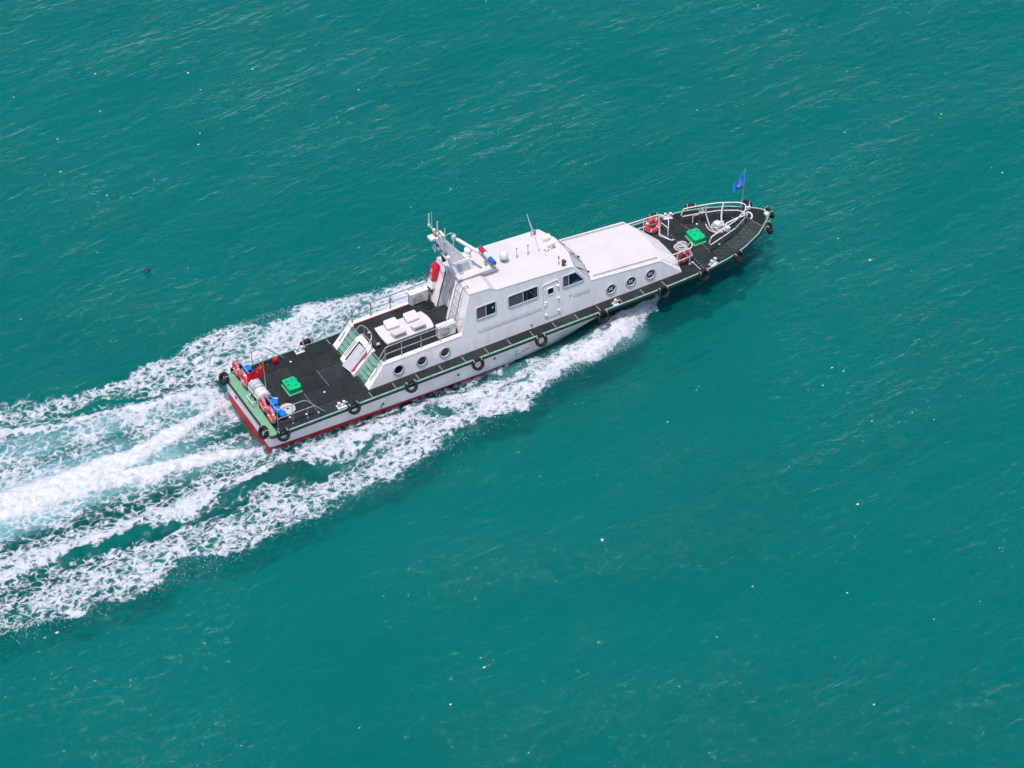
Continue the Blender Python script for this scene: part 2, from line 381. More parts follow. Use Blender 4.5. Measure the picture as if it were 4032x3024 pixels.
# milky, air-filled water below and beside the foam
aer = np.clip(band(XX, YY, [(-.4,1.6,1.2,.5),(-5,.9,1.9,.75),(-11,.6,2.3,.85),(-20,.8,2.6,.85)]) + band(XX, YY, [(-.5,-1.4,1.0,.45),(-5,-.4,1.5,.55),(-12,.3,2,.5)])
      + band(XX, YY, [(-1.5,2.75,.7,.6),(-5.1,3.0,.75,.75),(-9,3.5,1.0,.75),(-16,4.2,1.2,.7)])
      + band(XX, YY, [(17,-2.6,1.3,.6),(13,-3.0,1.2,.5),(8,-3.5,1.4,.25),(2,-4,1.4,.15)]) + band(XX, YY, [(17,2.6,1.3,.5),(8,4,1.6,.4),(2,4.6,1.6,.35)]), 0, 1)
aer = np.clip(aer*(0.6+0.9*fbm(XX*.8, YY*.8, 4, 77)), 0, 1)
# relief
zz = np.zeros_like(XX)
zz += band(XX, YY, [(18.4,-1.7,.7,.15),(17,-2.5,1.0,.45),(14.5,-3.1,1.1,.34),(11,-3.9,1.2,.24),(6,-5.0,1.3,.18),(0,-5.6,1.5,.14),(-14,-5.6,2,.10)])
zz += band(XX, YY, [(18.4,1.7,.7,.15),(17,2.5,1.0,.40),(14.5,3.3,1.1,.32),(11,4.3,1.2,.24),(6,5.0,1.3,.20),(0,5.9,1.5,.16),(-14,5.9,2,.10)])
zz += band(XX, YY, [(14,-2.3,.5,.05),(8,-2.75,.8,.16),(3,-2.9,.8,.20),(-1,-3.05,.7,.22),(-8,-3.3,.8,.20),(-16,-2.6,1.0,.15)])
zz += band(XX, YY, [(2,2.7,.7,.12),(-1.9,3.05,.55,.28),(-5.1,3.4,.6,.30),(-10,4.5,.8,.22),(-16,5.1,1.0,.15)])
zz += jets*0.16
zz -= band(XX, YY, [(-.3,0.2,2.3,.16),(-2.5,.2,1.1,.04)])
hullwash = sstep(-2.9, -2.15, -np.abs(YY))*sstep(13, 8, XX)*sstep(-.42, -.15, XX)
zz = zz*(1-.6*hullwash)+hullwash*np.interp(XX, [-1, 0, 2.5, 5, 8.4, 13], [.36, .36, .13, .0, -.14, 0])
foam = np.maximum(foam, hullwash*(np.abs(YY) > 1.7)*sstep(2.7, 2.2, np.abs(wy))*np.interp(XX, [-.5, 3, 9, 11], [.55, .46, .40, 0]))
fm = np.clip(foam, 0, 1)
zz += fm*((fbm(XX*1.5, YY*1.9, 4, 41)-.5)*0.34 + (fbm(XX*4.5, YY*4.5, 2, 43)-.5)*0.20)
zz += np.clip(jets, 0, 1)*(fbm(XX*5, YY*5, 3, 61)-.45)*0.14
# light chop over the open water, long crests roughly parallel to the course
near = sstep(90, 45, np.hypot(XX-8, YY))
ca, sa = math.cos(R(9)), math.sin(R(9))
u_ = XX*ca+YY*sa; v_ = -XX*sa+YY*ca
chop = (fbm(u_*.16, v_*.50, 3, 91)-.5)*.22 + (1-np.abs(2*fbm(u_*.35, v_*1.05, 3, 93)-1))*.07
zz += near*chop*(1-0.6*fm)*np.interp(np.abs(YY), [0, 6, 12], [.45, .6, 1.0])
nx_, ny_ = XX.shape
co = np.stack([XX, YY, zz], -1).reshape(-1, 3)
idx = np.arange(nx_*ny_).reshape(nx_, ny_)
q = np.stack([idx[:-1, :-1], idx[1:, :-1], idx[1:, 1:], idx[:-1, 1:]], -1).reshape(-1, 4)
me = bpy.data.meshes.new('sea')
me.vertices.add(len(co)); me.vertices.foreach_set('co', co.ravel().astype(np.float32))
me.loops.add(q.size); me.loops.foreach_set('vertex_index', q.ravel().astype(np.int32))
me.polygons.add(len(q)); me.polygons.foreach_set('loop_start', np.arange(0, q.size, 4, dtype=np.int32))
me.polygons.foreach_set('use_smooth', np.ones(len(q), dtype=bool))
me.update(calc_edges=True)
for nm, arr in (('foam', foam), ('aerated', aer)):
    at = me.attributes.new(nm, 'FLOAT', 'POINT'); at.data.foreach_set('value', arr.ravel().astype(np.float32))
sea = bpy.data.objects.new('sea', me); COL.objects.link(sea)
sea['kind'] = 'structure'; sea['label'] = 'teal green sea with light chop and the white wake of the boat'

def sea_material():
    m, nt, b = newmat('sea_water'); L = nt.links
    g = N(nt, 'ShaderNodeNewGeometry')
    rot = N(nt, 'ShaderNodeMapping'); rot.inputs['Rotation'].default_value = (0, 0, R(-8)); L.new(g.outputs['Position'], rot.inputs[0])
    def stretch(sx, sy, rz=0):
        mp = N(nt, 'ShaderNodeMapping'); mp.inputs['Scale'].default_value = (sx, sy, 1); mp.inputs['Rotation'].default_value = (0, 0, rz)
        L.new(rot.outputs[0], mp.inputs[0]); return mp.outputs[0]
    def noise(vec, sc, det, rough=.55, dist=0.0):
        n = N(nt, 'ShaderNodeTexNoise'); n.inputs['Scale'].default_value = sc; n.inputs['Detail'].default_value = det
        n.inputs['Roughness'].default_value = rough; n.inputs['Distortion'].default_value = dist
        L.new(vec, n.inputs['Vector']); return n.outputs[0]
    def math_(op, a, b_=None, clamp=False):
        n = N(nt, 'ShaderNodeMath', operation=op); n.use_clamp = clamp
        for i, x in enumerate((a, b_)):
            if x is None: continue
            if isinstance(x, (int, float)): n.inputs[i].default_value = x
            else: L.new(x, n.inputs[i])
        return n.outputs[0]
    # ripples
    big = noise(stretch(.45, .85), 0.9, 3, .6, .3)
    mid = noise(stretch(.55, 1.0, R(14)), 2.6, 4, .62, .5)
    fine = noise(stretch(.7, 1.0, R(-18)), 8.5, 2, .6, .3)
    patch = N(nt, 'ShaderNodeMapRange'); patch.inputs['From Min'].default_value = .36; patch.inputs['From Max'].default_value = .62; patch.inputs['To Min'].default_value = .35; patch.inputs['To Max'].default_value = 1.35
    L.new(noise(stretch(.6, 1), .16, 2, .5), patch.inputs['Value'])
    rid = math_('SUBTRACT', 1.0, math_('ABSOLUTE', math_('MULTIPLY', math_('SUBTRACT', noise(stretch(.26, 1.0, R(5)), .85, 2, .55, .5), .5), 4.0)), True)
    rid = math_('MULTIPLY', math_('POWER', rid, 1.6), .10)
    rid = math_('MULTIPLY', rid, patch.outputs[0])
    h = math_('ADD', math_('ADD', rid, math_('MULTIPLY', big, .42)), math_('MULTIPLY', math_('ADD', math_('MULTIPLY', mid, .27), math_('MULTIPLY', fine, .075)), patch.outputs[0]))
    bp = N(nt, 'ShaderNodeBump'); bp.inputs['Strength'].default_value = 1.0; bp.inputs['Distance'].default_value = 0.62; L.new(h, bp.inputs['Height'])
    # water body colour
    tone = noise(stretch(.5, 1), 0.05, 4, .5)
    wr = ramp(nt, [(0.35, (0.0, 0.128, 0.106)), (0.65, (0.0, 0.152, 0.128))]); L.new(tone, wr.inputs[0])
    aat = N(nt, 'ShaderNodeAttribute'); aat.attribute_name = 'aerated'
    mx = N(nt, 'ShaderNodeMixRGB'); L.new(math_('MULTIPLY', math_('MULTIPLY', aat.outputs['Fac'], .80), math_('MULTIPLY', noise(g.outputs['Position'], 3.5, 4, .7, .8), 1.15), True), mx.inputs[0]); L.new(wr.outputs[0], mx.inputs[1]); mx.inputs[2].default_value = (.36, .58, .58, 1)
    nt.nodes.remove(b)
    body = N(nt, 'ShaderNodeBsdfDiffuse'); L.new(mx.outputs[0], body.inputs['Color']);
    shine = N(nt, 'ShaderNodeBsdfGlossy'); shine.inputs['Roughness'].default_value = 0.09; shine.inputs['Color'].default_value = (.62, .92, 1, 1); L.new(bp.outputs[0], shine.inputs['Normal'])
    fr = N(nt, 'ShaderNodeFresnel'); fr.inputs['IOR'].default_value = 1.31; L.new(bp.outputs[0], fr.inputs['Normal'])
    clear = N(nt, 'ShaderNodeBsdfTransparent')
    vol = N(nt, 'ShaderNodeMixShader'); L.new(math_('MULTIPLY', math_('SUBTRACT', 1.0, aat.outputs['Fac']), .58), vol.inputs[0]); L.new(body.outputs[0], vol.inputs[1]); L.new(clear.outputs[0], vol.inputs[2])
    b = N(nt, 'ShaderNodeMixShader'); L.new(fr.outputs[0], b.inputs[0]); L.new(vol.outputs[0], b.inputs[1]); L.new(shine.outputs[0], b.inputs[2])
    # foam lace
    fat = N(nt, 'ShaderNodeAttribute'); fat.attribute_name = 'foam'
    wn_ = N(nt, 'ShaderNodeTexNoise'); wn_.inputs['Scale'].default_value = 2.2; wn_.inputs['Detail'].default_value = 3; L.new(g.outputs['Position'], wn_.inputs['Vector'])
    wv = N(nt, 'ShaderNodeVectorMath', operation='MULTIPLY_ADD'); L.new(wn_.outputs['Color'], wv.inputs[0]); wv.inputs[1].default_value = (.55, .45, .2); L.new(g.outputs['Position'], wv.inputs[2])
    fs_ = N(nt, 'ShaderNodeMapping'); fs_.inputs['Scale'].default_value = (.72, 1.0, 1.0); L.new(wv.outputs[0], fs_.inputs[0])
    v1 = N(nt, 'ShaderNodeTexVoronoi'); v1.feature = 'DISTANCE_TO_EDGE'; v1.inputs['Scale'].default_value = 3.5; L.new(fs_.outputs[0], v1.inputs['Vector'])
    v2 = N(nt, 'ShaderNodeTexVoronoi'); v2.feature = 'DISTANCE_TO_EDGE'; v2.inputs['Scale'].default_value = 8.0; L.new(fs_.outputs[0], v2.inputs['Vector'])
    nz = N(nt, 'ShaderNodeTexNoise'); nz.inputs['Scale'].default_value = 3.4; nz.inputs['Detail'].default_value = 6; nz.inputs['Roughness'].default_value = .62; nz.inputs['Distortion'].default_value = .6
    L.new(fs_.outputs[0], nz.inputs['Vector'])
    e1 = math_('SUBTRACT', 1.0, math_('MULTIPLY', v1.outputs['Distance'], 2.5), True)
    e2 = math_('SUBTRACT', 1.0, math_('MULTIPLY', v2.outputs['Distance'], 3.2), True)
    nn = math_('MULTIPLY', math_('SUBTRACT', nz.outputs[0], .28), 2.2, True)
    pat = math_('ADD', math_('ADD', math_('MULTIPLY', e1, .36), math_('MULTIPLY', e2, .18)), math_('MULTIPLY', nn, .46))
    thr = math_('SUBTRACT', 1.02, fat.outputs['Fac'])
    a = math_('SUBTRACT', pat, thr)
    fmask = N(nt, 'ShaderNodeMapRange'); fmask.interpolation_type = 'SMOOTHSTEP'
    fmask.inputs['From Min'].default_value = -0.10; fmask.inputs['From Max'].default_value = 0.30
    L.new(a, fmask.inputs['Value'])
    gate = N(nt, 'ShaderNodeMapRange'); gate.inputs['From Min'].default_value = 0.02; gate.inputs['From Max'].default_value = 0.22; L.new(fat.outputs['Fac'], gate.inputs['Value'])
    fm_ = math_('MULTIPLY', fmask.outputs[0], gate.outputs[0], True)
    fb = N(nt, 'ShaderNodeBsdfDiffuse')
    fc = ramp(nt, [(0.28, (0.26, 0.33, 0.35)), (0.52, (0.44, 0.46, 0.48)), (0.95, (0.66, 0.64, 0.65))]); L.new(math_('ADD', math_('MULTIPLY', pat, .85), math_('MULTIPLY', math_('SUBTRACT', fat.outputs['Fac'], .45), .42), True), fc.inputs[0]); L.new(fc.outputs[0], fb.inputs['Color'])  # greys in the foam colour paint in its soft shading; dense foam whiter
    ms = N(nt, 'ShaderNodeMixShader'); L.new(fm_, ms.inputs[0]); L.new(b.outputs[0], ms.inputs[1]); L.new(fb.outputs[0], ms.inputs[2])
    L.new(ms.outputs[0], nt.nodes['Material Output'].inputs['Surface'])
    return m
me.materials.append(sea_material())

MT['deepwater'] = paint('deep_turbid_water', (0.0, 0.185, 0.155), 1.0, var=0.03, vscale=.06, spec=0.0)
mb = MB(); mb.add([(-3500, -3500, -1.75), (3500, -3500, -1.75), (3500, 3500, -1.75), (-3500, 3500, -1.75)], [(0, 1, 2, 3)])  # opaque sheet added under the half-clear surface to carry the boat's shadow
dw = bpy.data.objects.new('deep_water', mb.mesh('deep_water', 'deepwater')); COL.objects.link(dw); dw['kind'] = 'structure'; dw['label'] = 'added sheet of turbid green water below the surface that takes the boat shadow'

# ================================================================== THE BOAT
boat = Thing('patrol_boat', 'white patrol boat with red bottom and dark rubber deck under way', 'boat', (12, 0, -1.3))
B = boat
def hb(z): return 1.70-0.085*z                       # half-breadth of the deckhouse side at height z
def wp(x, z, d=0.0, sg=-1): return Vector((x, sg*(hb(z)+d), z))   # point on the deckhouse side, d proud of it

# ---- hull -------------------------------------------------------------
HX = [-.36, -.2, 0, 2, 4, 6, 8, 10, 12, 14, 16, 18, 19, 20, 21, 22, 23, 23.6, 24.2, 24.8, 25.3, 25.7, 26.0, 26.2, 26.32]
DKX = [-.36, -.2, 0, 18, 19, 20, 21, 22, 23, 24, 25, 25.6, 26.0, 26.2, 26.32]
DKY = [2.16, 2.25, 2.27, 2.27, 2.27, 2.25, 2.20, 2.11, 1.95, 1.65, 1.20, .80, .48, .27, .06]
def dk(x): return float(np.interp(x, DKX, DKY))
def wl(x): return float(np.interp(x, [-.4, 0, 9, 11.5, 13.4, 15.2, 17, 19, 21, 23, 24.2], [1.95, 2.0, 2.0, 1.93, 1.80, 1.5, 1.18, .82, .45, .10, .02]))
def keelx(x): return float(np.interp(x, [-.4, 20, 23, 24.5, 25.6, 26.4], [-2.0, -1.9, -1.55, -1.0, -.55, -.2]))
def paintline(x): return -.74-.044*max(x, 0)
mb = MB(); rings = []
for x in HX:
    d, w, k = dk(x), wl(x), keelx(x); rows = []
    bow = max(0, min(1, (x-16)/8))
    def half(zv):
        zw = -1.35
        zt = (zv-zw)/(-.04-zw)
        if zv >= zw:
            t = max(0, min(1, zt)); e = t**(1+1.3*bow)
            hw = w+(d-w)*e
        else: hw = w*max(0, (zv-k)/(zw-k))
        if zv <= k: return 0.0
        return max(hw*min(1, ((zv-k)/.25+0.02)) if bow > 0 and zv < k+.25 else hw, 0.0)
    zl = [-.03, -.10, -.24, -.45, max(paintline(x)+.012, k+.05), max(paintline(x), k+.03), max(-1.15 if paintline(x) > -1.1 else paintline(x)-.12, k+.02), max(-1.5, k+.01), k]
    for zv in zl: rows.append((x, half(zv), zv))
    rings.append(rows)
nr = len(rings[0])
for sg in (-1, 1):
    vs_ = [(p[0], sg*p[1], p[2]) for r_ in rings for p in r_]
    for i in range(len(rings)-1):
        for j in range(nr-1):
            a, b_, d_, e_ = i*nr+j, (i+1)*nr+j, (i+1)*nr+j+1, i*nr+j+1
            f = (a, b_, d_, e_) if sg > 0 else (e_, d_, b_, a)
            mb.add([vs_[t] for t in f], [(0, 1, 2, 3)], True, 1 if j >= 5 else 0)
# transom, raked a little
tr = rings[0]
for j in range(nr-1):
    a, b_ = tr[j], tr[j+1]
    mb.add([(a[0], -a[1], a[2]), (a[0], a[1], a[2]), (b_[0], b_[1], b_[2]), (b_[0], -b_[1], b_[2])], [(0, 1, 2, 3)], False, 1 if j >= 5 else 0)
hull = B.part('hull', mb, ['hullwhite', 'red_bottom'])
outline = [(x, -dk(x)) for x in np.concatenate([[-.36], np.linspace(0, 18, 10), np.linspace(19, 25, 13), [25.3, 25.6, 25.8, 26.0, 26.2, 26.32]])]
full = outline + [(x, -y) for x, y in reversed(outline)]
mb = MB(); mb.prism([(x, y*.995, -.035) for x, y in full], (0, 0, .015)); deck = B.part('deck', mb, 'deckdark')
mb = MB(); mb.prism([(-.355, -2.14, -.019), (-.2, -2.23, -.019), (.0, -2.24, -.019), (.02, -1.0, -.019), (.06, -.2, -.019), (.12, .9, -.019), (.08, 1.9, -.019), (.0, 2.24, -.019), (-.2, 2.23, -.019), (-.355, 2.14, -.019)], (0, 0, .018)); B.part('stern_step', mb, 'deckgreen', deck)
# gunwale rail (mint pipe) and black rubbing strake, port and starboard
for sg in (-1, 1):
    pts = [(.02, sg*2.26, .015)]+[(x, sg*(abs(y)-.01), .015) for x, y in outline if x > .05]
    mb = MB(); mb.tube(bez(pts, 3), .036, 8); B.part('gunwale_rail', mb, 'mint')
    pts = [(x, sg*(abs(y)+.015), -.085) for x, y in outline]
    mb = MB(); mb.tube(bez(pts, 3), .05, 8); B.part('rubbing_strake', mb, 'dark')
mb = MB(); mb.tube([(-.375, -2.1, -.085), (-.385, 0, -.085), (-.375, 2.1, -.085)], .045, 8); B.part('rubbing_strake', mb, 'dark')
mb = MB(); mb.tube([(26.30, -.2, .0), (26.36, 0, .0), (26.30, .2, .0)], .045, 8); B.part('gunwale_rail', mb, 'mint')
# outlets, rust streaks and cooling water
for x, zv in ((5.05, -.62), (8.75, -.60), (10.55, -.42)):
    hy = -(wl(x)+(dk(x)-wl(x))*((zv+1.35)/1.31))
    mb = MB(); mb.torus((x, hy-.012, zv), (0, -1, .25), .05, .018, 14, 6); o = B.part('outlet', mb, 'midgrey', hull)
    mb = MB(); mb.lathe([(.045, 0), (.045, .006)], (x, hy-.012, zv), (0, -1, .25), 12); B.part('outlet_bore', mb, 'black', hull)
mb = MB(); mb.add([(4.93, -2.165, -.66), (5.06, -2.165, -.66), (4.98, -2.115, -.93), (4.90, -2.115, -.93)], [(0, 1, 2, 3)]); B.part('rust_streak', mb, 'rust', hull)
mb = MB(); mb.lathe([(.06, 0), (.06, .01)], (-.372, 1.15, -.42), (-1, 0, 0), 12); mb.torus((-.375, 1.15, -.42), (-1, 0, 0), .07, .02, 14, 6); B.part('outlet', mb, 'red', hull)
# draught / load-line marks on the bow quarter
def hy_(x, zv): return -(wl(x)+(dk(x)-wl(x))*((zv+1.35)/1.31)**(1+1.3*max(0, min(1, (x-16)/8))))-.006
mb = MB()
for seg in ([(11.75, -.52), (11.66, -.84)], [(11.66, -.84), (11.95, -.83)], [(12.0, -.75), (12.1, -.66), (12.3, -.63), (12.36, -.70), (12.2, -.78), (12.0, -.80)], [(12.25, -.76), (12.9, -.70), (13.6, -.62), (14.4, -.55)], [(12.35, -.45), (12.5, -.44)]):
    mb.tube([(x, hy_(x, zv), zv) for x, zv in seg], .008, 5)
B.part('draught_mark', mb, 'black', hull)

# ---- deck mats: each panel a part, laced together along the joints ---------
def panel(poly, mat='mat', top=0.0, g=.012, parent=None, thick=.018):
    cx = sum(p[0] for p in poly)/len(poly); cy = sum(p[1] for p in poly)/len(poly)
    pp = []
    for x, y in poly:
        dx, dy = cx-x, cy-y; L_ = math.hypot(dx, dy); pp.append((x+dx/L_*g*1.4, y+dy/L_*g*1.4, top-thick))
    m_ = MB(); m_.prism(pp, (0, 0, thick)); return B.part('deck_mat', m_, mat, parent or deck)
def lacing(p0, p1, n=7, parent=None, zt=.002):
    m_ = MB(); p0, p1 = Vector(p0), Vector(p1); d = (p1-p0)/n; t = Vector((d.y, -d.x, 0)).normalized()
    for i in range(n):
        c_ = p0+d*(i+.5); m_.cbox((c_.x, c_.y, zt), (.05, .022, .008), Matrix.Rotation(math.atan2(t.y, t.x), 3, 'Z'))
    B.part('mat_lacing', m_, 'grey', parent or deck, kind='stuff')
yy = [-2.2, -1.5, -.5, .55, 1.5, 2.2]; xx = [.13, 1.12, 2.2, 3.25, 4.55]
for i in range(4):
    for j in range(5):
        y0, y1 = yy[j], yy[j+1]
        panel([(xx[i], y0), (xx[i+1], y0), (xx[i+1], y1), (xx[i], y1)], top=rnd.choice([0, .002, .004]))
for sg in (-1, 1):
    xs = [4.55+1.143*i for i in range(15)]
    for i in range(14):
        a, b_ = xs[i], xs[i+1]
        panel([(a, sg*(dk(a)-.07)), (b_, sg*(dk(b_)-.07)), (b_, sg*1.74), (a, sg*1.74)], top=rnd.choice([0, .002]))
        lacing((a, sg*(dk(a)-.10), 0), (a, sg*1.80, 0), 6)
lacing((3.25, -.6, 0), (3.25, .55, 0), 9); lacing((2.1, -1.9, 0), (2.1, -.5, 0), 12)
# foredeck
def cb(x): return float(np.interp(x, [20, 22.4, 23.2, 24.05, 24.85, 25.2], [1.42, 1.20, 1.0, .75, .32, .02]))   # kerb that carries the bow rail
xs = [20.55, 21.55, 22.45]
for i in range(2):
    a, b_ = xs[i], xs[i+1]
    for y0, y1 in ((-1, -.62), (-.62, 0), (0, .62), (.62, 1)):
        f0 = lambda x, t: t*(dk(x)-.07) if abs(t) == 1 else t*1.0
        panel([(a, f0(a, y0)), (b_, f0(b_, y0)), (b_, f0(b_, y1)), (a, f0(a, y1))])
lacing((21.55, -2.0, 0), (21.55, 2.0, 0), 24); lacing((22.45, -1.1, 0), (22.45, 1.1, 0), 14)
xs = [22.45, 23.25, 24.05, 24.8]
for i in range(3):
    a, b_ = xs[i], xs[i+1]
    for y0, y1 in ((-1, 0), (0, 1)):
        panel([(a, y0*(cb(a)-.03)), (b_, y0*(cb(b_)-.03)), (b_, y1*(cb(b_)-.03)), (a, y1*(cb(a)-.03))])
for sg in (-1, 1):
    for a, b_ in ((22.45, 23.3), (23.3, 24.15), (24.15, 24.95), (24.95, 25.5)):
        panel([(a, sg*(dk(a)-.06)), (b_, sg*(dk(b_)-.06)), (b_, sg*(cb(b_)+.03)), (a, sg*(cb(a)+.03))], 'mat_s' if sg < 0 else 'mat', top=.045, thick=.06)
panel([(25.5, -.80), (25.9, -.48), (26.15, -.2), (26.15, .2), (25.9, .48), (25.5, .80), (25.24, 0)], 'mat', top=.05, thick=.06)
lacing((25.5, -.8, 0), (25.24, 0, 0), 8, zt=.053); lacing((25.52, -.82, 0), (26.1, -.3, 0), 6, zt=.053)
for sg in (-1, 1):
    m_ = MB(); m_.tube(bez([(x, sg*(cb(x)), .03) for x in (22.4, 23.2, 24.05, 24.85, 25.15)], 4), .03, 6); B.part('kerb', m_, 'dark', deck)

# ---- deckhouse: walls and roofs ------------------------------------------
prof = [(4.62, 0), (20.55, 0), (19.44, 1.03), (15.85, 1.385), (14.91, 2.49), (11.05, 2.75), (10.75, 2.955), (9.75, 3.02), (9.24, 1.02), (5.40, .98)]
walls = {}
for sg in (-1, 1):
    mb = MB(); mb.prism([wp(x, zv, 0, sg) for x, zv in prof], (0, -sg*.05, 0)); walls[sg] = B.part('side_wall', mb, 'white')
WS = walls[-1]
def slab(rows, th=.035):
    """rows of 3d points (same count each); a closed sheet th thick"""
    m_ = MB(); n = len(rows[0]); k = len(rows)
    top = [Vector(p) for r_ in rows for p in r_]; bot = [p-Vector((0, 0, th)) for p in top]
    fs = []; t = k*n
    for i in range(k-1):
        for j in range(n-1):
            a, b_, d_, e_ = i*n+j, (i+1)*n+j, (i+1)*n+j+1, i*n+j+1
            fs.append((a, b_, d_, e_)); fs.append((t+e_, t+d_, t+b_, t+a))
    rim = [j for j in range(n)]+[i*n+n-1 for i in range(1, k)]+[(k-1)*n+j for j in range(n-2, -1, -1)]+[i*n for i in range(k-2, 0, -1)]
    for a, b_ in zip(rim, rim[1:]+rim[:1]): fs.append((b_, a, t+a, t+b_))
    m_.add(top+bot, fs); return m_
def camber(x, zv, cam_=.09, n=9, ex=.012, dx=0.0):
    hw = hb(zv)+ex
    return [(x+dx*(1-abs(t)**2), t*hw, zv+.006+cam_*(1-t*t)) for t in np.linspace(-1, 1, n)]
roof = B.part('wheelhouse_roof', slab([camber(9.72, 3.03), camber(10.2, 2.99), camber(10.75, 2.96), camber(11.05, 2.755), camber(12.5, 2.66), camber(14.0, 2.555), camber(14.88, 2.495, dx=.30)]), 'roof')
# wheelhouse front: three raked windscreen panels in a white frame
ft = [(14.92, -1.48, 2.50), (15.19, -.52, 2.57), (15.19, .52, 2.57), (14.92, 1.48, 2.50)]
fb = [(15.85, -1.575, 1.37), (16.10, -.56, 1.44), (16.10, .56, 1.44), (15.85, 1.575, 1.37)]
for i in range(3):
    a, b_, d_, e_ = map(Vector, (ft[i], ft[i+1], fb[i+1], fb[i]))
    nrm = (b_-a).cross(e_-a).normalized()
    if nrm.x < 0: nrm = -nrm
    mb = MB(); mb.prism([a, b_, d_, e_], -nrm*.04); fr = B.part('windscreen_frame', mb, 'white')
    def sub(u, v): return (a*(1-u)+b_*u)*(1-v)+(e_*(1-u)+d_*u)*v
    q4 = [sub(.09, .10), sub(.91, .10), sub(.91, .93), sub(.09, .93)]
    mb = MB(); mb.prism([p+nrm*.004 for p in q4], nrm*.008); B.part('windscreen_pane', mb, 'glasspale', fr)
    mb = MB(); mb.tube([p+nrm*.014 for p in q4], .014, 5, closed=True); B.part('windscreen_seal', mb, 'midgrey', fr)
    w0, w1 = sub(.50, .97)+nrm*.05, sub(.22, .35)+nrm*.035
    mb = MB(); mb.tube([w0, w1], .011, 5); mb.tube([sub(.12, .22)+nrm*.03, sub(.28, .55)+nrm*.03], .012, 5); mb.cbox(w0, (.07, .07, .05)); B.part('wiper', mb, 'dark', fr)
# trunk cabin roof and its sloping front
TT = [-1, -.75, -.44, -.2, 0, .2, .44, .75, 1]
def facet(t, k): return float(np.interp(abs(t), [0, k, 1], [1.0, .94, 0]))
def trunk(x, zv, dx): return [(x+dx*facet(t, .44), t*(hb(zv)+.012), zv+.008+.055*(1-t*t)) for t in TT]
trf = B.part('trunk_roof', slab([trunk(15.82, 1.385, .26), trunk(17, 1.27, .25), trunk(18.4, 1.13, .25), trunk(19.44, 1.03, .25)]), 'roof')
top_ = trunk(19.44, 1.03, .25); bot_ = [(20.55+.32*facet(t, .44), t*1.705, 0.0) for t in TT]
mb = MB()
for i in range(8):
    mb.add([top_[i], top_[i+1], bot_[i+1], bot_[i]], [(0, 1, 2, 3)], False)
B.part('trunk_front', mb, 'white')
for sg in (-1, 1):
    mb = MB(); pr = [(16.05+i*(3.32/4), sg*1.40, 0) for i in range(5)]
    def tz(x): return 1.385-(x-15.85)*.0989+.03
    mb.tube([(x, y, tz(x)+.055) for x, y, _ in pr], .014, 6); hr = B.part('hand_rail', mb, 'steeldark', trf)
    for x, y, _ in pr:
        mb = MB(); mb.tube([(x, y, tz(x)-.01), (x, y, tz(x)+.055)], .012, 6); B.part('rail_foot', mb, 'steeldark', trf)
# aft end of the house: starboard block, door recess, port block (raked aft walls)
def ax(zv): return 9.24+(zv-1.0)*.252
def aftwall(y0, y1, dx=0.0, zt=3.03):
    mb = MB(); mb.prism([(ax(.98)+dx, y0(.98), .98), (ax(zt)+dx, y0(zt), zt), (ax(zt)+dx, y1(zt), zt), (ax(.98)+dx, y1(.98), .98)], (.05, 0, 0)); return mb
B.part('aft_wall', aftwall(lambda z_: -hb(z_)+.004, lambda z_: -.20), 'white')
B.part('aft_wall', aftwall(lambda z_: .64, lambda z_: hb(z_)-.004), 'white')
B.part('aft_wall', aftwall(lambda z_: -.20, lambda z_: .64, .42), 'white')
for yv, th_ in ((-.20, -.03), (.64, .03)):
    mb = MB(); mb.prism([(ax(.98), yv, .98), (ax(3.02), yv, 3.02), (ax(3.02)+.42, yv, 3.02), (ax(.98)+.42, yv, .98)], (0, th_, 0)); B.part('recess_cheek', mb, 'white')
# aft entrance door in the recess
def dp(y, zv, d): return Vector((ax(zv)+.42-d, y, zv))
mb = MB(); mb.prism([dp(-.13, 1.06, .005), dp(-.13, 2.55, .005), dp(.52, 2.55, .005), dp(.52, 1.06, .005)], (-.03, 0, 0)); dr = B.part('aft_door', mb, 'offwhite')
mb = MB(); mb.prism([dp(-.02, 1.45, .045), dp(-.02, 2.30, .045), dp(.32, 2.30, .045), dp(.32, 1.45, .045)], (-.008, 0, 0)); B.part('door_window', mb, 'glassgrey', dr)
mb = MB(); mb.tube([dp(.45, 1.7, .05), dp(.45, 1.85, .07), dp(.45, 2.0, .05)], .014, 6); B.part('handle', mb, 'midgrey', dr)
mb = MB(); mb.box(ax(2.7)+.30, ax(2.7)+.40, -.15, .5, 2.62, 2.66); B.part('door_visor', mb, 'midgrey')
# upper deck between the coamings
mb = MB(); mb.box(5.36, 9.7, -1.58, 1.58, .93, .975); udeck = B.part('upper_deck', mb, 'deckdark')
ux = [5.42, 6.35, 7.3, 8.25, 9.22]
for i in range(4):
    for y0, y1 in ((-1.38, -.46), (-.46, .46), (.46, 1.38)): panel([(ux[i], y0), (ux[i+1], y0), (ux[i+1], y1), (ux[i], y1)], top=1.0, parent=udeck)
panel([(9.23, -.18), (9.64, -.18), (9.64, .62), (9.23, .62)], top=1.0, parent=udeck)
for sg in (-1, 1):
    mb = MB(); mb.prism([(5.36, sg*1.40, .97), (5.36, sg*1.63, .97), (5.42, sg*1.625, 1.06), (5.42, sg*1.41, 1.06)], (3.86, 0, 0)); B.part('coaming', mb, 'white', bevel=.015)
    mb = MB(); mb.box(5.45, 9.2, min(sg*1.385, sg*1.40), max(sg*1.385, sg*1.40), 1.0, 1.018); B.part('coaming_trim', mb, 'red_bottom')
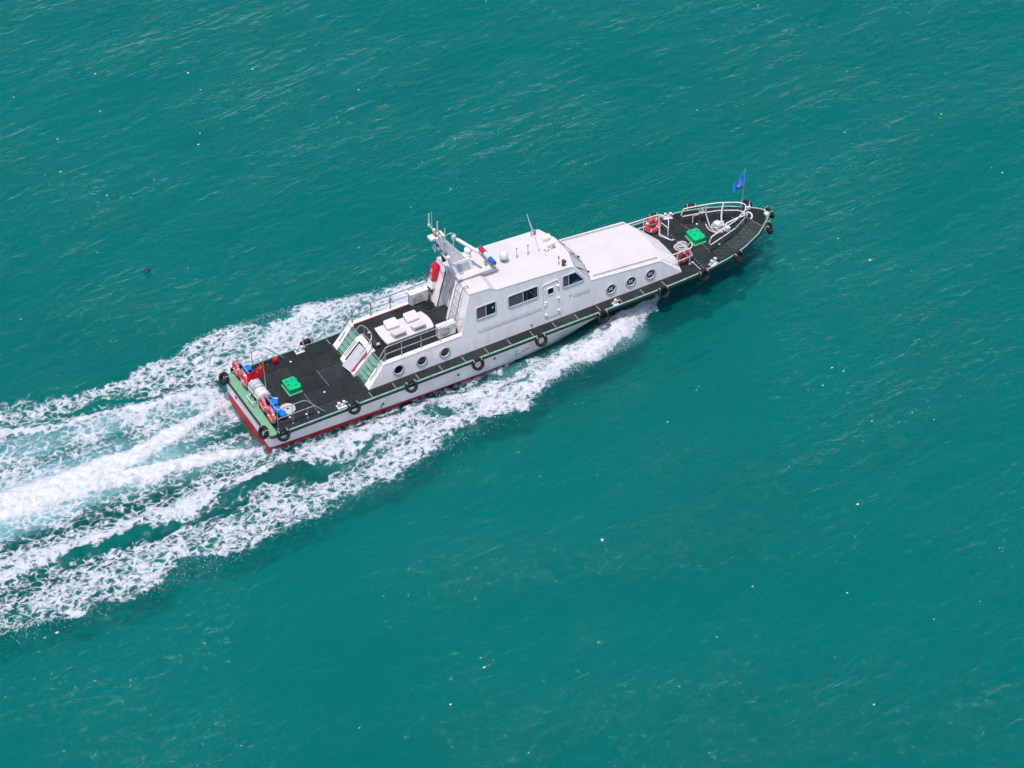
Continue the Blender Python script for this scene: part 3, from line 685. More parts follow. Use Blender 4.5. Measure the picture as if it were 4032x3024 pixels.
# sloping aft faces either side of the stairs
for sg in (-1, 1):
    mb = MB(); mb.prism([(4.62, sg*1.29, 0), (5.44, sg*1.29, 1.05), (5.44, sg*1.615, 1.05), (4.62, sg*1.70, 0)], (.05, 0, -.02)); mb.prism([(4.62, sg*1.29, 0), (5.44, sg*1.29, 1.05), (5.44, sg*1.29, 0)], (0, sg*.03, 0)); B.part('stair_cheek', mb, 'white', bevel=.012)
# the two stairs
for sg in (-1, 1):
    y0, y1 = sorted((sg*.64, sg*1.285))
    mb = MB(); mb.prism([(4.66, y0, 0), (5.42, y0, .97), (5.48, y0, .97), (5.48, y0, 0)], (0, y1-y0, 0)); st = B.part('stair', mb, 'stepgreen')
    for i in range(4):
        zv = .2*(i+1); xv = 4.70+.157*i
        mb = MB(); mb.box(xv-.02, xv+.20, y0+.01, y1-.01, zv-.03, zv); tr_ = B.part('step', mb, 'stepgreen', st)
        mb = MB(); mb.box(xv-.024, xv+.004, y0+.02, y1-.02, zv-.006, zv+.006); mb.box(xv+.02, xv+.035, y0+.02, y1-.02, zv+.002, zv+.008); B.part('nosing', mb, 'steel', st)
    mb = MB(); mb.box(5.38, 5.41, y0+.02, y1-.02, .985, 1.004); mb.box(5.43, 5.445, y0+.02, y1-.02, .985, 1.004); B.part('nosing', mb, 'steel', st)
# companionway housing between the stairs, its sloping lid standing ajar
mb = MB(); mb.prism([(4.43, -.63, 0), (4.43, -.63, .11), (5.36, -.63, 1.05), (5.54, -.63, 1.05), (5.54, -.63, 0)], (0, 1.26, 0)); cw = B.part('companionway', mb, 'white', bevel=.02)
sl = Vector((.93, 0, .94)).normalized(); nm = Vector((-sl.z, 0, sl.x))
o0 = Vector((4.43, 0, .11))
def cp(u, y, d): return o0+sl*u+nm*d+Vector((0, y, 0))
mb = MB(); mb.prism([cp(.16, -.40, .004), cp(1.20, -.40, .004), cp(1.20, .36, .004), cp(.16, .36, .004)], nm*.008); B.part('companionway_opening', mb, 'dark', cw)
mb = MB(); mb.prism([cp(.0, -.42, .03), cp(1.20, -.42, .03), cp(1.18, .08, .17), cp(-.06, .08, .17)], nm*.03); lid = B.part('companionway_lid', mb, 'grey', cw)  # the tilted slab's shade is put into its grey colour
mb = MB()
mb.prism([cp(.22, -.44, .035), cp(1.14, -.44, .035), cp(1.14, -.50, .030), cp(.22, -.50, .030)], nm*.012)
mb.prism([cp(.06, -.47, .032), cp(.22, -.36, .055), cp(.22, -.56, .030)], nm*.012)
B.part('red_arrow', mb, 'red', cw)
for yv in (.44, .54):
    mb = MB(); mb.tube([cp(.25, yv, .03), cp(1.1, yv, .03)], .012, 6); B.part('slide_rail', mb, 'steeldark', cw)
# portholes
def porthole(x, zv, sg=-1, pale_cross=False):
    P_ = wp(x, zv, 0, sg); n_ = Vector((0, sg, .085)).normalized()
    mb = MB(); mb.lathe([(.275, 0), (.28, .03), (.262, .05), (.215, .055), (.205, .02), (.205, -.02)], P_, n_, 28); p_ = B.part('porthole', mb, 'grey', walls[sg])
    mb = MB(); mb.lathe([(.207, .004), (.207, .010)], P_, n_, 24); B.part('porthole_glass', mb, 'glass', walls[sg])
    mb = MB(); mb.torus(P_+n_*.02, n_, .272, .012, 28, 6); B.part('porthole_gasket', mb, 'midgrey', walls[sg])
    if pale_cross:
        mb = MB()
        for a in (40, 140, 220, 320):
            d_ = Vector((math.cos(R(a)), 0, math.sin(R(a)))); q_ = P_+d_*.07+n_*.014
            mb.cbox(q_, (.13, .006, .06), Matrix.Rotation(-R(a), 3, 'Y'))
        B.part('porthole_cross', mb, 'antenna', walls[sg])  # four pale blades forming a cross over the glass
for sg in (-1, 1):
    for x in (6.09, 7.23, 8.37): porthole(x, .51, sg)
    for x in (16.81, 17.85, 18.88): porthole(x, .55, sg, True)
# side windows
def rr(x0, x1, z0, z1, r, d, n=5, sg=-1, cut=None):
    pts = []
    for (cx, cz, a0) in ((x1-r, z1-r, 0), (x0+r, z1-r, 90), (x0+r, z0+r, 180), (x1-r, z0+r, 270)):
        for k in range(n+1):
            a = R(a0+90*k/n); pts.append((cx+r*math.cos(a), cz+r*math.sin(a)))
    if cut: pts = [cut(p) for p in pts]
    return [wp(x, z_, d, sg) for x, z_ in pts]
def window(x0, x1, z0, z1, xm, sg=-1, cut=None):
    w_ = walls[sg]
    mb = MB(); mb.tube(rr(x0, x1, z0, z1, .09, .012, sg=sg, cut=cut), .034, 8, closed=True); B.part('window_frame', mb, 'grey', w_)
    c0 = (lambda p: p) if cut is None else cut
    for a, b_, mt in ((x0+.01, xm, 'glassgrey'), (xm, x1-.01, 'glass')):
        mb = MB(); mb.prism(rr(a, b_, z0+.01, z1-.01, .05, .006, 3, sg, cut), (0, sg*.006, 0)); B.part('window_pane', mb, mt, w_)
    mb = MB(); mb.tube([wp(xm, z0, .014, sg), wp(xm, z1 if cut is None else z1-.0, .014, sg)], .022, 6); B.part('mullion', mb, 'grey', w_)
def cut3(p):
    x, z_ = p; lim = 15.50-(z_-1.55)*.78
    return (min(x, lim), z_)
for sg in (-1, 1):
    window(10.02, 10.99, 1.56, 2.20, 10.50, sg); window(11.61, 13.10, 1.57, 2.18, 12.36, sg); window(14.37, 15.42, 1.55, 2.17, 14.67, sg, cut3)
mb = MB(); mb.prism([wp(x, z_, .013) for x, z_ in ((14.84, 1.62), (15.22, 1.62), (15.16, 1.70), (14.86, 1.68))], (0, -.004, 0)); B.part('chart_on_sill', mb, 'bluepaper', WS)
mb = MB(); mb.tube([wp(12.55, 1.6, .013), wp(12.55, 2.12, .013)], .008, 4); mb.tube([wp(12.62, 2.14, .013), wp(12.96, 1.68, .013)], .008, 4); mb.tube([wp(12.96, 1.66, .013), wp(12.96, 2.05, .013)], .01, 4); B.part('curtain_cord', mb, 'midgrey', WS)
mb = MB(); mb.prism([wp(x, z_, .013) for x, z_ in ((10.80, 1.86), (10.86, 1.86), (10.86, 1.98), (10.80, 1.98))], (0, -.004, 0)); B.part('window_sticker', mb, 'offwhite', WS)
# starboard door with dogs, hinges and rain visor
for sg in (-1, 1):
    w_ = walls[sg]
    mb = MB(); mb.prism(rr(13.38, 14.10, .27, 2.05, .11, .004, 5, sg), (0, sg*.022, 0)); d1 = B.part('side_door', mb, 'white', w_, bevel=.008)
    mb = MB(); mb.tube(rr(13.37, 14.11, .26, 2.06, .11, .004, 5, sg), .009, 6, closed=True); B.part('door_seal', mb, 'grey', w_)
    mb = MB(); mb.tube(rr(13.57, 13.90, 1.48, 1.83, .06, .03, 4, sg), .025, 8, closed=True); B.part('door_window_frame', mb, 'white', w_)
    mb = MB(); mb.prism(rr(13.57, 13.90, 1.48, 1.83, .06, .028, 4, sg), (0, sg*.004, 0)); B.part('door_window_pane', mb, 'glass', w_)
    mb = MB(); mb.tube(bez([wp(13.34, 2.00, .03, sg), wp(13.42, 2.10, .04, sg), wp(13.75, 2.155, .05, sg), wp(14.05, 2.15, .04, sg), wp(14.13, 2.07, .03, sg)], 4), .018, 6); B.part('rain_visor', mb, 'white', w_)
    for zv in (1.83, 1.17, .50):
        mb = MB(); mb.cbox(wp(14.10, zv, .045, sg), (.13, .05, .035)); mb.cbox(wp(14.13, zv-.05, .05, sg), (.05, .05, .10)); B.part('hinge', mb, 'white', w_)
    for zv, x in ((1.15, 13.46), (1.03, 13.43), (.47, 13.45), (1.85, 13.43)):
        mb = MB(); mb.cbox(wp(x, zv, .05, sg), (.10 if zv != 1.85 else .03, .05, .035)); B.part('door_dog', mb, 'white', w_)
    for a, b_, zv in ((10.05, 13.23, .97), (14.86, 15.71, 1.0)):
        mb = MB(); mb.tube([wp(a, zv+.01, .04, sg), wp(b_, zv, .04, sg)], .013, 6); hr = B.part('storm_rail', mb, 'steel', w_)
        n_ = 5 if b_-a > 2 else 2
        for i in range(n_+1):
            x = a+(b_-a)*i/n_; mb = MB(); mb.tube([wp(x, zv, 0, sg), wp(x, zv, .04, sg)], .010, 5); B.part('storm_rail_foot', mb, 'steel', w_)
mb = MB(); mb.lathe([(.05, 0), (.045, .03), (.0, .045)], wp(12.71, .21), (0, -1, .085), 14); B.part('fuel_cap', mb, 'red_bottom', WS)
mb = MB(); mb.torus(wp(14.72, 1.0, .01), (0, -1, .08), .03, .01, 12, 5); B.part('pad_eye', mb, 'midgrey', WS)

# ---- roof gear ----------------------------------------------------------
def rz(x, y=0.0):
    z_ = float(np.interp(x, [9.72, 10.2, 10.75, 11.05, 14.88], [3.03, 2.99, 2.96, 2.755, 2.495]))
    return z_+.006+.09*(1-min(1, abs(y)/1.47)**2)
mb = MB(); mb.prism([(9.74, -.60, 3.0), (9.74, -.60, 3.21), (11.35, -.60, 3.21), (12.05, -.34, 2.62), (11.0, -.60, 2.62)], (0, 1.2, 0)); plat = B.part('roof_plinth', mb, 'roof', roof, bevel=.01)
mb = MB(); mb.hexa([(9.78, -.26, 3.19), (10.70, -.26, 3.19), (10.70, .26, 3.19), (9.78, .26, 3.19), (9.56, -.16, 3.86), (10.48, -.16, 3.86), (10.48, .16, 3.86), (9.56, .16, 3.86)]); mbase = B.part('mast_base', mb, 'white', roof, bevel=.012)
a, b_, d_, e_ = Vector((9.78, -.26, 3.19)), Vector((10.70, -.26, 3.19)), Vector((10.48, -.16, 3.86)), Vector((9.56, -.16, 3.86))
def s4(u, v): return (a*(1-u)+b_*u)*(1-v)+(e_*(1-u)+d_*u)*v
mb = MB(); mb.prism([s4(.16, .22), s4(.84, .22), s4(.84, .80), s4(.16, .80)], (0, -.016, 0)); B.part('access_panel', mb, 'grey', roof, bevel=.006)
# raked mast fin
mb = MB(); mb.hexa([(9.58, -.15, 3.85), (10.36, -.13, 3.85), (10.36, .13, 3.85), (9.58, .15, 3.85), (8.86, -.12, 5.50), (9.14, -.11, 5.58), (9.14, .11, 5.58), (8.86, .12, 5.50)]); mast = B.part('mast', mb, 'white', None, bevel=.012)
mb = MB(); mb.box(9.20, 9.44, -.42, .42, 4.46, 4.50); B.part('mast_platform', mb, 'white', mast, bevel=.01)
mb = MB(); mb.tube([(9.0, -.72, 5.66), (9.0, .74, 5.66)], .03, 8); B.part('cross_arm', mb, 'steel', mast)
mb = MB(); mb.tube([(9.3, -.95, 5.12), (9.3, .5, 5.12)], .022, 8); B.part('cross_arm', mb, 'steel', mast)
def whip(base, h, r=.022, dx=0, dy=0, mat='antenna', name='antenna'):
    b0 = Vector(base); mb = MB(); mb.tube([b0, b0+Vector((dx*.5, dy*.5, h*.5)), b0+Vector((dx, dy, h))], r, 7, radii=[r*1.1, r, r*.8]); mb.lathe([(r*1.9, -.04), (r*1.9, .06)], b0, (0, 0, 1), 8); return B.part(name, mb, mat, mast)
whip((9.0, .70, 5.66), .62, .032); whip((9.02, .48, 5.66), .85, .010); whip((9.0, -.06, 5.72), .66, .032); whip((9.03, -.66, 5.60), .82, .026); whip((9.30, -.92, 5.12), .95, .024)
mb = MB(); mb.tube([(8.86, -.10, 5.20), (8.85, -.10, 4.80)], .026, 7); mb.tube(bez([(8.86, -.05, 5.25), (8.74, -.1, 5.1), (8.80, -.1, 4.9)], 4), .018, 5); B.part('antenna', mb, 'antenna', mast)
mb = MB(); mb.cbox((8.74, 0, 5.55), (.26, .34, .13)); B.part('camera_box', mb, 'offwhite', mast, bevel=.02)
mb = MB(); mb.lathe([(.06, 0), (.075, .05), (.07, .12), (0, .17)], (8.90, 0, 5.66), (0, 0, 1), 12); B.part('signal_lamp', mb, 'orange', mast)
mb = MB(); mb.lathe([(.07, 0), (.08, .06), (.05, .10), (0, .11)], (8.98, .22, 5.70), (0, 0, 1), 12); B.part('gps_dome', mb, 'offwhite', mast)
mb = MB(); mb.cbox((9.22, -.05, 5.62), (.10, .42, .08)); B.part('wind_radar', mb, 'offwhite', mast, bevel=.015)
mb = MB(); mb.tube(bez([(9.05, -.40, 5.64), (9.18, -.45, 5.80), (9.38, -.53, 5.92), (9.50, -.56, 5.86)], 5), .024, 7); B.part('lamp_arm', mb, 'steel', mast)
mb = MB(); mb.lathe([(.05, .16), (.09, .12), (.115, 0), (.10, -.12), (.07, -.16), (0, -.17)], (9.51, -.56, 5.68), (0, 0, 1), 16); B.part('lamp_globe', mb, 'lampwhite', mast)
mb = MB(); mb.lathe([(.07, 0), (.07, .10)], (9.32, -.18, 4.5), (0, 0, 1), 10); mb.lathe([(.05, .10), (.05, .18)], (9.32, -.18, 4.5), (0, 0, 1), 10); B.part('navigation_lamp', mb, 'midgrey', mast)
mb = MB(); mb.lathe([(.06, 0), (.08, .07), (.05, .14), (0, .15)], (9.32, -.02, 4.62), (0, 0, 1), 12); B.part('navigation_lamp', mb, 'offwhite', mast)
for zv, x, mt in ((5.15, 9.04, 'lampred'), (4.95, 9.12, 'offwhite'), (4.75, 9.22, 'midgrey')):
    mb = MB(); mb.lathe([(.05, -.05), (.05, .05)], (x-.12, -.06, zv), (0, 0, 1), 10); mb.cbox((x-.05, -.06, zv-.07), (.16, .10, .03)); B.part('navigation_lamp', mb, mt, mast)
mb = MB(); mb.tube([(9.38, -.14, 4.2), (9.22, -.13, 5.2)], .02, 6); mb.tube([(9.24, -.14, 5.2), (9.02, -.3, 5.62)], .014, 6); B.part('cable_conduit', mb, 'grey', mast)
# radar on its pedestal
mb = MB(); mb.lathe([(.10, 0), (.12, .04), (.12, .12), (.17, .14), (.18, .22), (.16, .28), (.10, .31), (.07, .36)], (10.54, .06, 3.93), (0, 0, 1), 20); mb.box(10.30, 10.62, -.10, .18, 3.78, 3.94); rad = B.part('radar', mb, 'white', mast)
q_ = Matrix.Rotation(R(-17.5), 3, 'Z') @ Matrix.Rotation(R(90), 3, 'Z')
mb = MB(); mb.cbox((10.54, .10, 4.33), (1.30, .13, .11), Matrix.Rotation(R(90+17.5), 3, 'Z')); B.part('scanner', mb, 'cream', rad, bevel=.02)
# light bar: red, white, blue
lb = MB(); lb.cbox((11.46, 0, 3.40), (.20, 1.22, .07)); bar = B.part('light_bar', lb, 'midgrey', roof, bevel=.01)
for y0, y1, mt, zt in ((.20, .62, 'lampred', .15), (-.21, .19, 'lampwhite', .12), (-.62, -.22, 'lampblue', .15)):
    mb = MB(); mb.prism([(11.46+.115*math.cos(R(a)), y0, 3.43+zt*math.sin(R(a))) for a in range(0, 181, 20)], (0, y1-y0, 0), smooth=True); B.part('lamp_lens', mb, mt, roof)
for yv in (-.5, .5):
    mb = MB(); mb.tube(bend([(11.36, yv, 3.2), (11.36, yv, 3.38), (11.56, yv, 3.38), (11.56, yv, 2.98)], .03), .016, 6); B.part('lamp_bracket', mb, 'steeldark', roof)
mb = MB(); mb.lathe([(.03, 0), (.05, .02), (.07, .10), (.10, .12)], (11.30, -.26, 3.36), (-1, 0, .1), 12); B.part('siren_horn', mb, 'steel', roof)
# satellite dome, GPS rods
z0 = rz(12.32, 0.0)
mb = MB(); mb.lathe([(.06, -.02), (.06, .01), (.032, .02), (.032, .22)], (12.30, .03, z0), (0, 0, 1), 12); B.part('dome_stand', mb, 'midgrey', roof)
mb = MB(); mb.lathe([(.05, .20), (.185, .23), (.205, .29), (.195, .40), (.155, .50), (.08, .55), (0, .56)], (12.30, .03, z0), (0, 0, 1), 24); B.part('satellite_dome', mb, 'cream', roof)
for x, y, h_ in ((12.95, .03, .48), (13.51, .02, .48)):
    mb = MB(); mb.tube([(x, y, rz(x, y)-.01), (x, y, rz(x, y)+h_)], .013, 6); mb.lathe([(.04, 0), (.04, .012)], (x, y, rz(x, y)), (0, 0, 1), 10); mb.lathe([(.035, h_), (.045, h_+.02), (.0, h_+.04)], (x, y, rz(x, y)), (0, 0, 1), 10); B.part('gps_rod', mb, 'midgrey', roof)
x, y = 14.41, -1.12
mb = MB(); mb.tube([(x, y, rz(x, y)), (x, y, rz(x, y)+.34)], .012, 6); mb.lathe([(.03, .30), (.035, .38), (.025, .46)], (x, y, rz(x, y)), (0, 0, 1), 8); mb.lathe([(.04, 0), (.04, .012)], (x, y, rz(x, y)), (0, 0, 1), 10); B.part('mushroom_antenna', mb, 'midgrey', roof)
x, y = 14.55, -1.28
mb = MB(); mb.lathe([(.14, 0), (.13, .03)], (x, y, rz(x, y)-.01), (0, 0, 1), 14); B.part('horn_base', mb, 'offwhite', roof)
mb = MB(); mb.lathe([(.09, .02), (.065, .08), (.06, .20), (.085, .26), (.08, .30)], (x, y, rz(x, y)), (0, 0, 1), 12); mb.cbox((x+.04, y-.06, rz(x, y)+.24), (.12, .08, .10)); B.part('air_horn', mb, 'brown', roof)
# raked whip aerial with its stay
mb = MB(); mb.tube([(14.50, 1.22, 2.60), (14.36, 1.22, 3.1), (14.16, 1.22, 3.82)], .026, 8, radii=[.034, .028, .018]); B.part('whip_aerial', mb, 'antenna', roof)
mb = MB(); mb.cbox((14.53, 1.20, 2.70), (.09, .12, .22)); mb.tube([(14.36, 1.14, 2.56), (14.34, 1.20, 2.86)], .016, 6); mb.tube([(14.36, 1.14, 2.56), (14.36, 1.14, 2.59)], .04, 8); B.part('aerial_bracket', mb, 'midgrey', roof)
mb = MB(); mb.tube([(14.10, .06, rz(14.1)), (14.50, 1.22, 2.66)], .007, 5); mb.lathe([(.045, 0), (.03, .03)], (14.10, .06, rz(14.1)), (0, 0, 1), 8); B.part('aerial_stay', mb, 'midgrey', roof)
# searchlights
def searchlight(x, y):
    z_ = rz(x, y)
    mb = MB(); mb.lathe([(.11, -.02), (.11, .05), (.07, .10), (.07, .16)], (x, y, z_), (0, 0, 1), 16); mb.cbox((x, y, z_+.17), (.10, .26, .04)); mb.cbox((x, y-.13, z_+.26), (.06, .02, .18)); mb.cbox((x, y+.13, z_+.26), (.06, .02, .18)); sl_ = B.part('searchlight', mb, 'white', roof)
    mb = MB(); mb.lathe([(0, -.17), (.07, -.15), (.115, -.06), (.125, .12), (.135, .18), (.115, .18), (.10, .12), (0, .11)], (x, y, z_+.29), (1, 0, .06), 20); B.part('searchlight_drum', mb, 'white', roof)
    mb = MB(); mb.torus((x+.0, y, z_+.29), (1, 0, .06), .127, .008, 20, 5); B.part('searchlight_band', mb, 'midgrey', roof)
searchlight(14.62, -.03); searchlight(14.66, .42)
mb = MB(); mb.tube(bez([(14.52, -.10, 2.66), (14.44, -.16, 2.63), (14.34, -.16, 2.625), (14.28, -.06, 2.625), (14.34, .0, 2.63), (14.38, -.06, 2.63), (14.32, -.08, 2.63)], 5), .016, 6); B.part('searchlight_cable', mb, 'brown', roof)
# funnel outlet and loudhailer at the port aft corner of the roof
mb = MB(); mb.lathe([(.10, -.03), (.09, .02), (.075, .05), (.075, .16), (.10, .18), (.11, .26), (.08, .30), (0, .30)], (9.86, 1.06, 3.07), (0, 0, 1), 14); B.part('exhaust_pipe', mb, 'dark', roof)
mb = MB(); mb.lathe([(.05, -.12), (.07, -.06), (.10, .02), (.19, .12), (.17, .12), (.05, .0)], (9.80, .50, 3.02), (-1, .1, -.25), 16); mb.cbox((9.86, .5, 2.95), (.10, .10, .20)); B.part('loudhailer', mb, 'offwhite', roof)
# red alarm box above a junction box on the port aft wall
def aw(y, zv, d): return Vector((ax(zv)-d, y, zv))
mb = MB(); pr = []
for k in range(7):
    a_ = R(90*k/6); pr.append((2.62+.22*math.sin(a_), .22*math.cos(a_)))
poly = [aw(1.46, 2.10, .01), aw(1.46, 2.10, .22)]+[aw(1.46, zz_, dd_+.01) for zz_, dd_ in pr]+[aw(1.46, 2.84, .01)]
mb.prism(poly, (0, -.42, 0)); rb = B.part('alarm_box', mb, 'red', None, bevel=.02)
def glyph(strokes, mat):
    m_ = MB()
    for (y0, z0_), (y1, z1_) in strokes:
        p, q2 = aw(y0, z0_, .236), aw(y1, z1_, .236); d_ = (q2-p); t_ = d_.cross(Vector((-1, 0, .25))).normalized()*.011
        m_.prism([p-t_, p+t_, q2+t_, q2-t_], (-.006, 0, 0))
    B.part('lettering', m_, mat, rb)
glyph([((1.36, 2.44), (1.36, 2.60)), ((1.36, 2.60), (1.24, 2.60)), ((1.36, 2.52), (1.26, 2.52)), ((1.30, 2.52), (1.24, 2.44))], 'ringwhite')
glyph([((1.34, 2.15), (1.34, 2.33)), ((1.34, 2.33), (1.20, 2.33)), ((1.20, 2.33), (1.20, 2.15)), ((1.20, 2.15), (1.34, 2.15)), ((1.29, 2.20), (1.29, 2.28)), ((1.25, 2.20), (1.25, 2.28))], 'ringwhite')
mb = MB(); mb.prism([aw(1.46, 1.70, .01), aw(1.46, 1.70, .20), aw(1.46, 2.09, .20), aw(1.46, 2.09, .01)], (0, -.40, 0)); B.part('junction_box', mb, 'white', None, bevel=.012)
for y_, zv in ((1.40, 2.0), (1.40, 1.85), (1.12, 1.78)):
    mb = MB(); mb.lathe([(.018, 0), (.014, .012)], aw(y_, zv, .20), (-1, 0, 0), 8); B.part('bolt', mb, 'black', None)
for i, (ya, yb) in enumerate(((1.22, 1.02), (1.12, .92), (1.30, 1.25))):
    mb = MB(); mb.tube(bez([aw(ya, 1.70, .12), aw(ya-.02, 1.4, .16), aw(yb, 1.15, .14), (9.05, yb, 1.02)], 5), .012, 5); B.part('cable', mb, 'dark', None)
mb = MB(); mb.lathe([(.06, 0), (.05, .10), (.065, .13)], aw(1.42, 1.52, 0), (-1, 0, 0), 10); mb.lathe([(.05, 0), (.04, .10), (.055, .12)], aw(1.20, 1.46, 0), (-1, 0, 0), 10); B.part('valve', mb, 'brown', None)
# ladder up the starboard aft wall
for k, yv in enumerate((-.62, -1.08)):
    mb = MB(); mb.tube(bend([(ax(1.05)-.16, yv, 1.02), (ax(2.95)-.18, yv, 2.95), (ax(3.2)-.10, yv, 3.20), (ax(3.2)+.06, yv, 3.22), (9.90, yv, 3.05)], .10), .018, 7); B.part('ladder_stile', mb, 'steeldark', None)
for zv in (1.35, 1.72, 2.08, 2.45, 2.80):
    mb = MB(); mb.tube([(ax(zv)-.165, -.62, zv), (ax(zv)-.165, -1.08, zv)], .014, 6); B.part('ladder_rung', mb, 'steeldark', None)

# ---- deck fittings -------------------------------------------------------
def deck_hatch(x0, x1, y0, y1, lugs):
    mb = MB(); mb.box(x0-.03, x1+.03, y0-.03, y1+.03, 0, .03); h0 = B.part('deck_hatch', mb, 'deckgreen')
    mb = MB(); mb.box(x0+.02, x1-.02, y0+.02, y1-.02, .03, .26); B.part('hatch_coaming', mb, 'hatch', h0)
    r = .07; pts = []
    for cx, cy, a0 in ((x1-r, y1-r, 0), (x0+r, y1-r, 90), (x0+r, y0+r, 180), (x1-r, y0+r, 270)):
        for k in range(5): a_ = R(a0+90*k/4); pts.append((cx+r*math.cos(a_), cy+r*math.sin(a_), .25))
    mb = MB(); mb.prism(pts, (0, 0, .05)); B.part('hatch_lid', mb, 'hatch', h0, bevel=.012)
    for (u, v) in lugs:
        mb = MB(); x, y = x0+(x1-x0)*u, y0+(y1-y0)*v; mb.tube([(x-.05, y-.015, .305), (x-.02, y, .33), (x+.04, y+.015, .32), (x+.06, y+.015, .305)], .010, 5); B.part('lid_handle', mb, 'dark', h0)
    for v in (.25, .75):
        mb = MB(); y = y0+(y1-y0)*v; mb.cbox((x1+.0, y, .285), (.08, .07, .04)); B.part('hatch_hinge', mb, 'hatch', h0)
deck_hatch(1.50, 2.08, -.35, .42, ((.25, .75), (.7, .75), (.2, .45), (.7, .25)))
deck_hatch(22.05, 22.64, -.44, .34, ((.3, .8), (.75, .7), (.35, .45), (.6, .15)))
def bitts(x, y, n=2, turn=0):
    q_ = Matrix.Rotation(turn, 3, 'Z')
    mb = MB(); mb.cbox((x, y, .012), (.42 if n == 2 else .26, .24, .03), q_); b0 = B.part('bitts_plate', mb, 'offwhite')
    off = (-.12, .12) if n == 2 else (0,)
    for o_ in off:
        p = Vector((x, y, 0))+q_ @ Vector((o_, 0, 0))
        mb = MB(); mb.lathe([(.05, 0), (.045, .05), (.045, .20), (.07, .22), (.072, .26), (.05, .285), (0, .29)], p, (0, 0, 1), 14); B.part('bollard', mb, 'offwhite', b0)
    a_, b_ = Vector((x, y, .15))-q_ @ Vector((.27 if n == 2 else .18, 0, 0)), Vector((x, y, .15))+q_ @ Vector((.27 if n == 2 else .18, 0, 0))
    mb = MB(); mb.tube([a_, b_], .024, 8); B.part('cross_bar', mb, 'offwhite', b0)
bitts(3.12, -2.05); bitts(3.16, 2.02); bitts(22.09, -1.92, 2, R(18)); bitts(22.09, 1.92, 2, R(-18)); bitts(16.78, -2.12, 1); bitts(16.78, 2.12, 1)
for x, y in ((.9, -1.55), (1.6, -1.72), (2.1, -1.9), (2.52, 1.62), (2.9, -.86), (23.1, -.9), (23.0, .86), (24.7, .42)):
    mb = MB(); mb.lathe([(.05, 0), (.045, .018), (.02, .022)], (x, y, .003), (0, 0, 1), 12); B.part('deck_socket', mb, 'offwhite', deck)

# ---- engine-room skylight on the upper deck --------------------------------
pts = []
for t in np.linspace(-1, 1, 9): pts.append((8.42+.12*(1-t*t), t*.60))
for t in np.linspace(1, -1, 9): pts.append((6.14-.04*(1-t*t), t*.60))
mb = MB(); mb.prism([(x, y, 1.0) for x, y in [( 6.2+(x-6.2)*.97+.03, y*.9) for x, y in pts]], (0, 0, .08)); sk = B.part('skylight_plinth', mb, 'offwhite')
mb = MB(); mb.prism([(x, y, 1.075) for x, y in pts], (0, 0, .065)); B.part('skylight_cover', mb, 'roof', sk, bevel=.02)
for x0 in (6.53, 7.50):
    for sg in (-1, 1):
        hy0, hy1 = sg*.05, sg*.53
        z0_, z1_ = 1.185, 1.33
        def lid_(d):
            P4 = []
            for cx, cy, a0 in ((x0+.53, .48, 0), (x0+.07, .48, 90), (x0+.07, .18, 180), (x0+.53, .18, 270)):
                for k in range(5):
                    a_ = R(a0+90*k/4); P4.append((cx+.07*math.cos(a_), cy+.07*math.sin(a_)))
            return [(x, sg*y_, z0_+(z1_-z0_)*(y_-.11)/.44+d) for x, y_ in P4]
        mb = MB(); mb.prism(lid_(-.02), (0, 0, .105)); vl = B.part('vent_lid', mb, 'roof', sk, bevel=.015)
        mb = MB(); mb.prism([(x0+.06, sg*.14, 1.13), (x0+.54, sg*.14, 1.13), (x0+.54, sg*.50, 1.13), (x0+.06, sg*.50, 1.13)], (0, 0, .09)); B.part('vent_box', mb, 'offwhite', sk)
        mb = MB(); mb.box(x0+.08, x0+.52, *sorted((sg*.502, sg*.51)), 1.225, 1.30); B.part('vent_gap', mb, 'dark', sk)

# ---- railings --------------------------------------------------------------
def tubepart(name, pts, r, mat, parent=None, rb_=.12):
    mb = MB(); mb.tube(bend(pts, rb_), r, 8); return B.part(name, mb, mat, parent)
def post(p, z1, mat, parent, r=.018):
    mb = MB(); mb.tube([p, (p[0], p[1], z1)], r, 7); mb.lathe([(.045, 0), (.04, .012)], p, (0, 0, 1), 8); return B.part('post', mb, mat, parent)
# stern rail, two halves either side of the raft
for sg in (-1, 1):
    y_ = sg*1.95
    t = tubepart('stern_rail', [(.16, sg*.72, 1.03), (.16, y_, 1.05), (1.48, y_, 1.05), (2.36, sg*2.0, .02)], .022, 'steel', None, .16)
    tubepart('mid_rail', [(.13, y_, .55), (1.93, y_, .53)], .020, 'steel', t)
    tubepart('mid_rail', [(.16, sg*.72, .55), (.16, y_, .55)], .018, 'steel', t)
    for x in (.16, .86, 1.56): post((x, y_, 0), 1.04 if x < 1.5 else .54, 'steeldark' if sg > 0 else 'steel', t)
    post((.16, sg*.72, 0), 1.03, 'steel', t); post((.16, sg*1.34, 0), 1.03, 'steel', t)
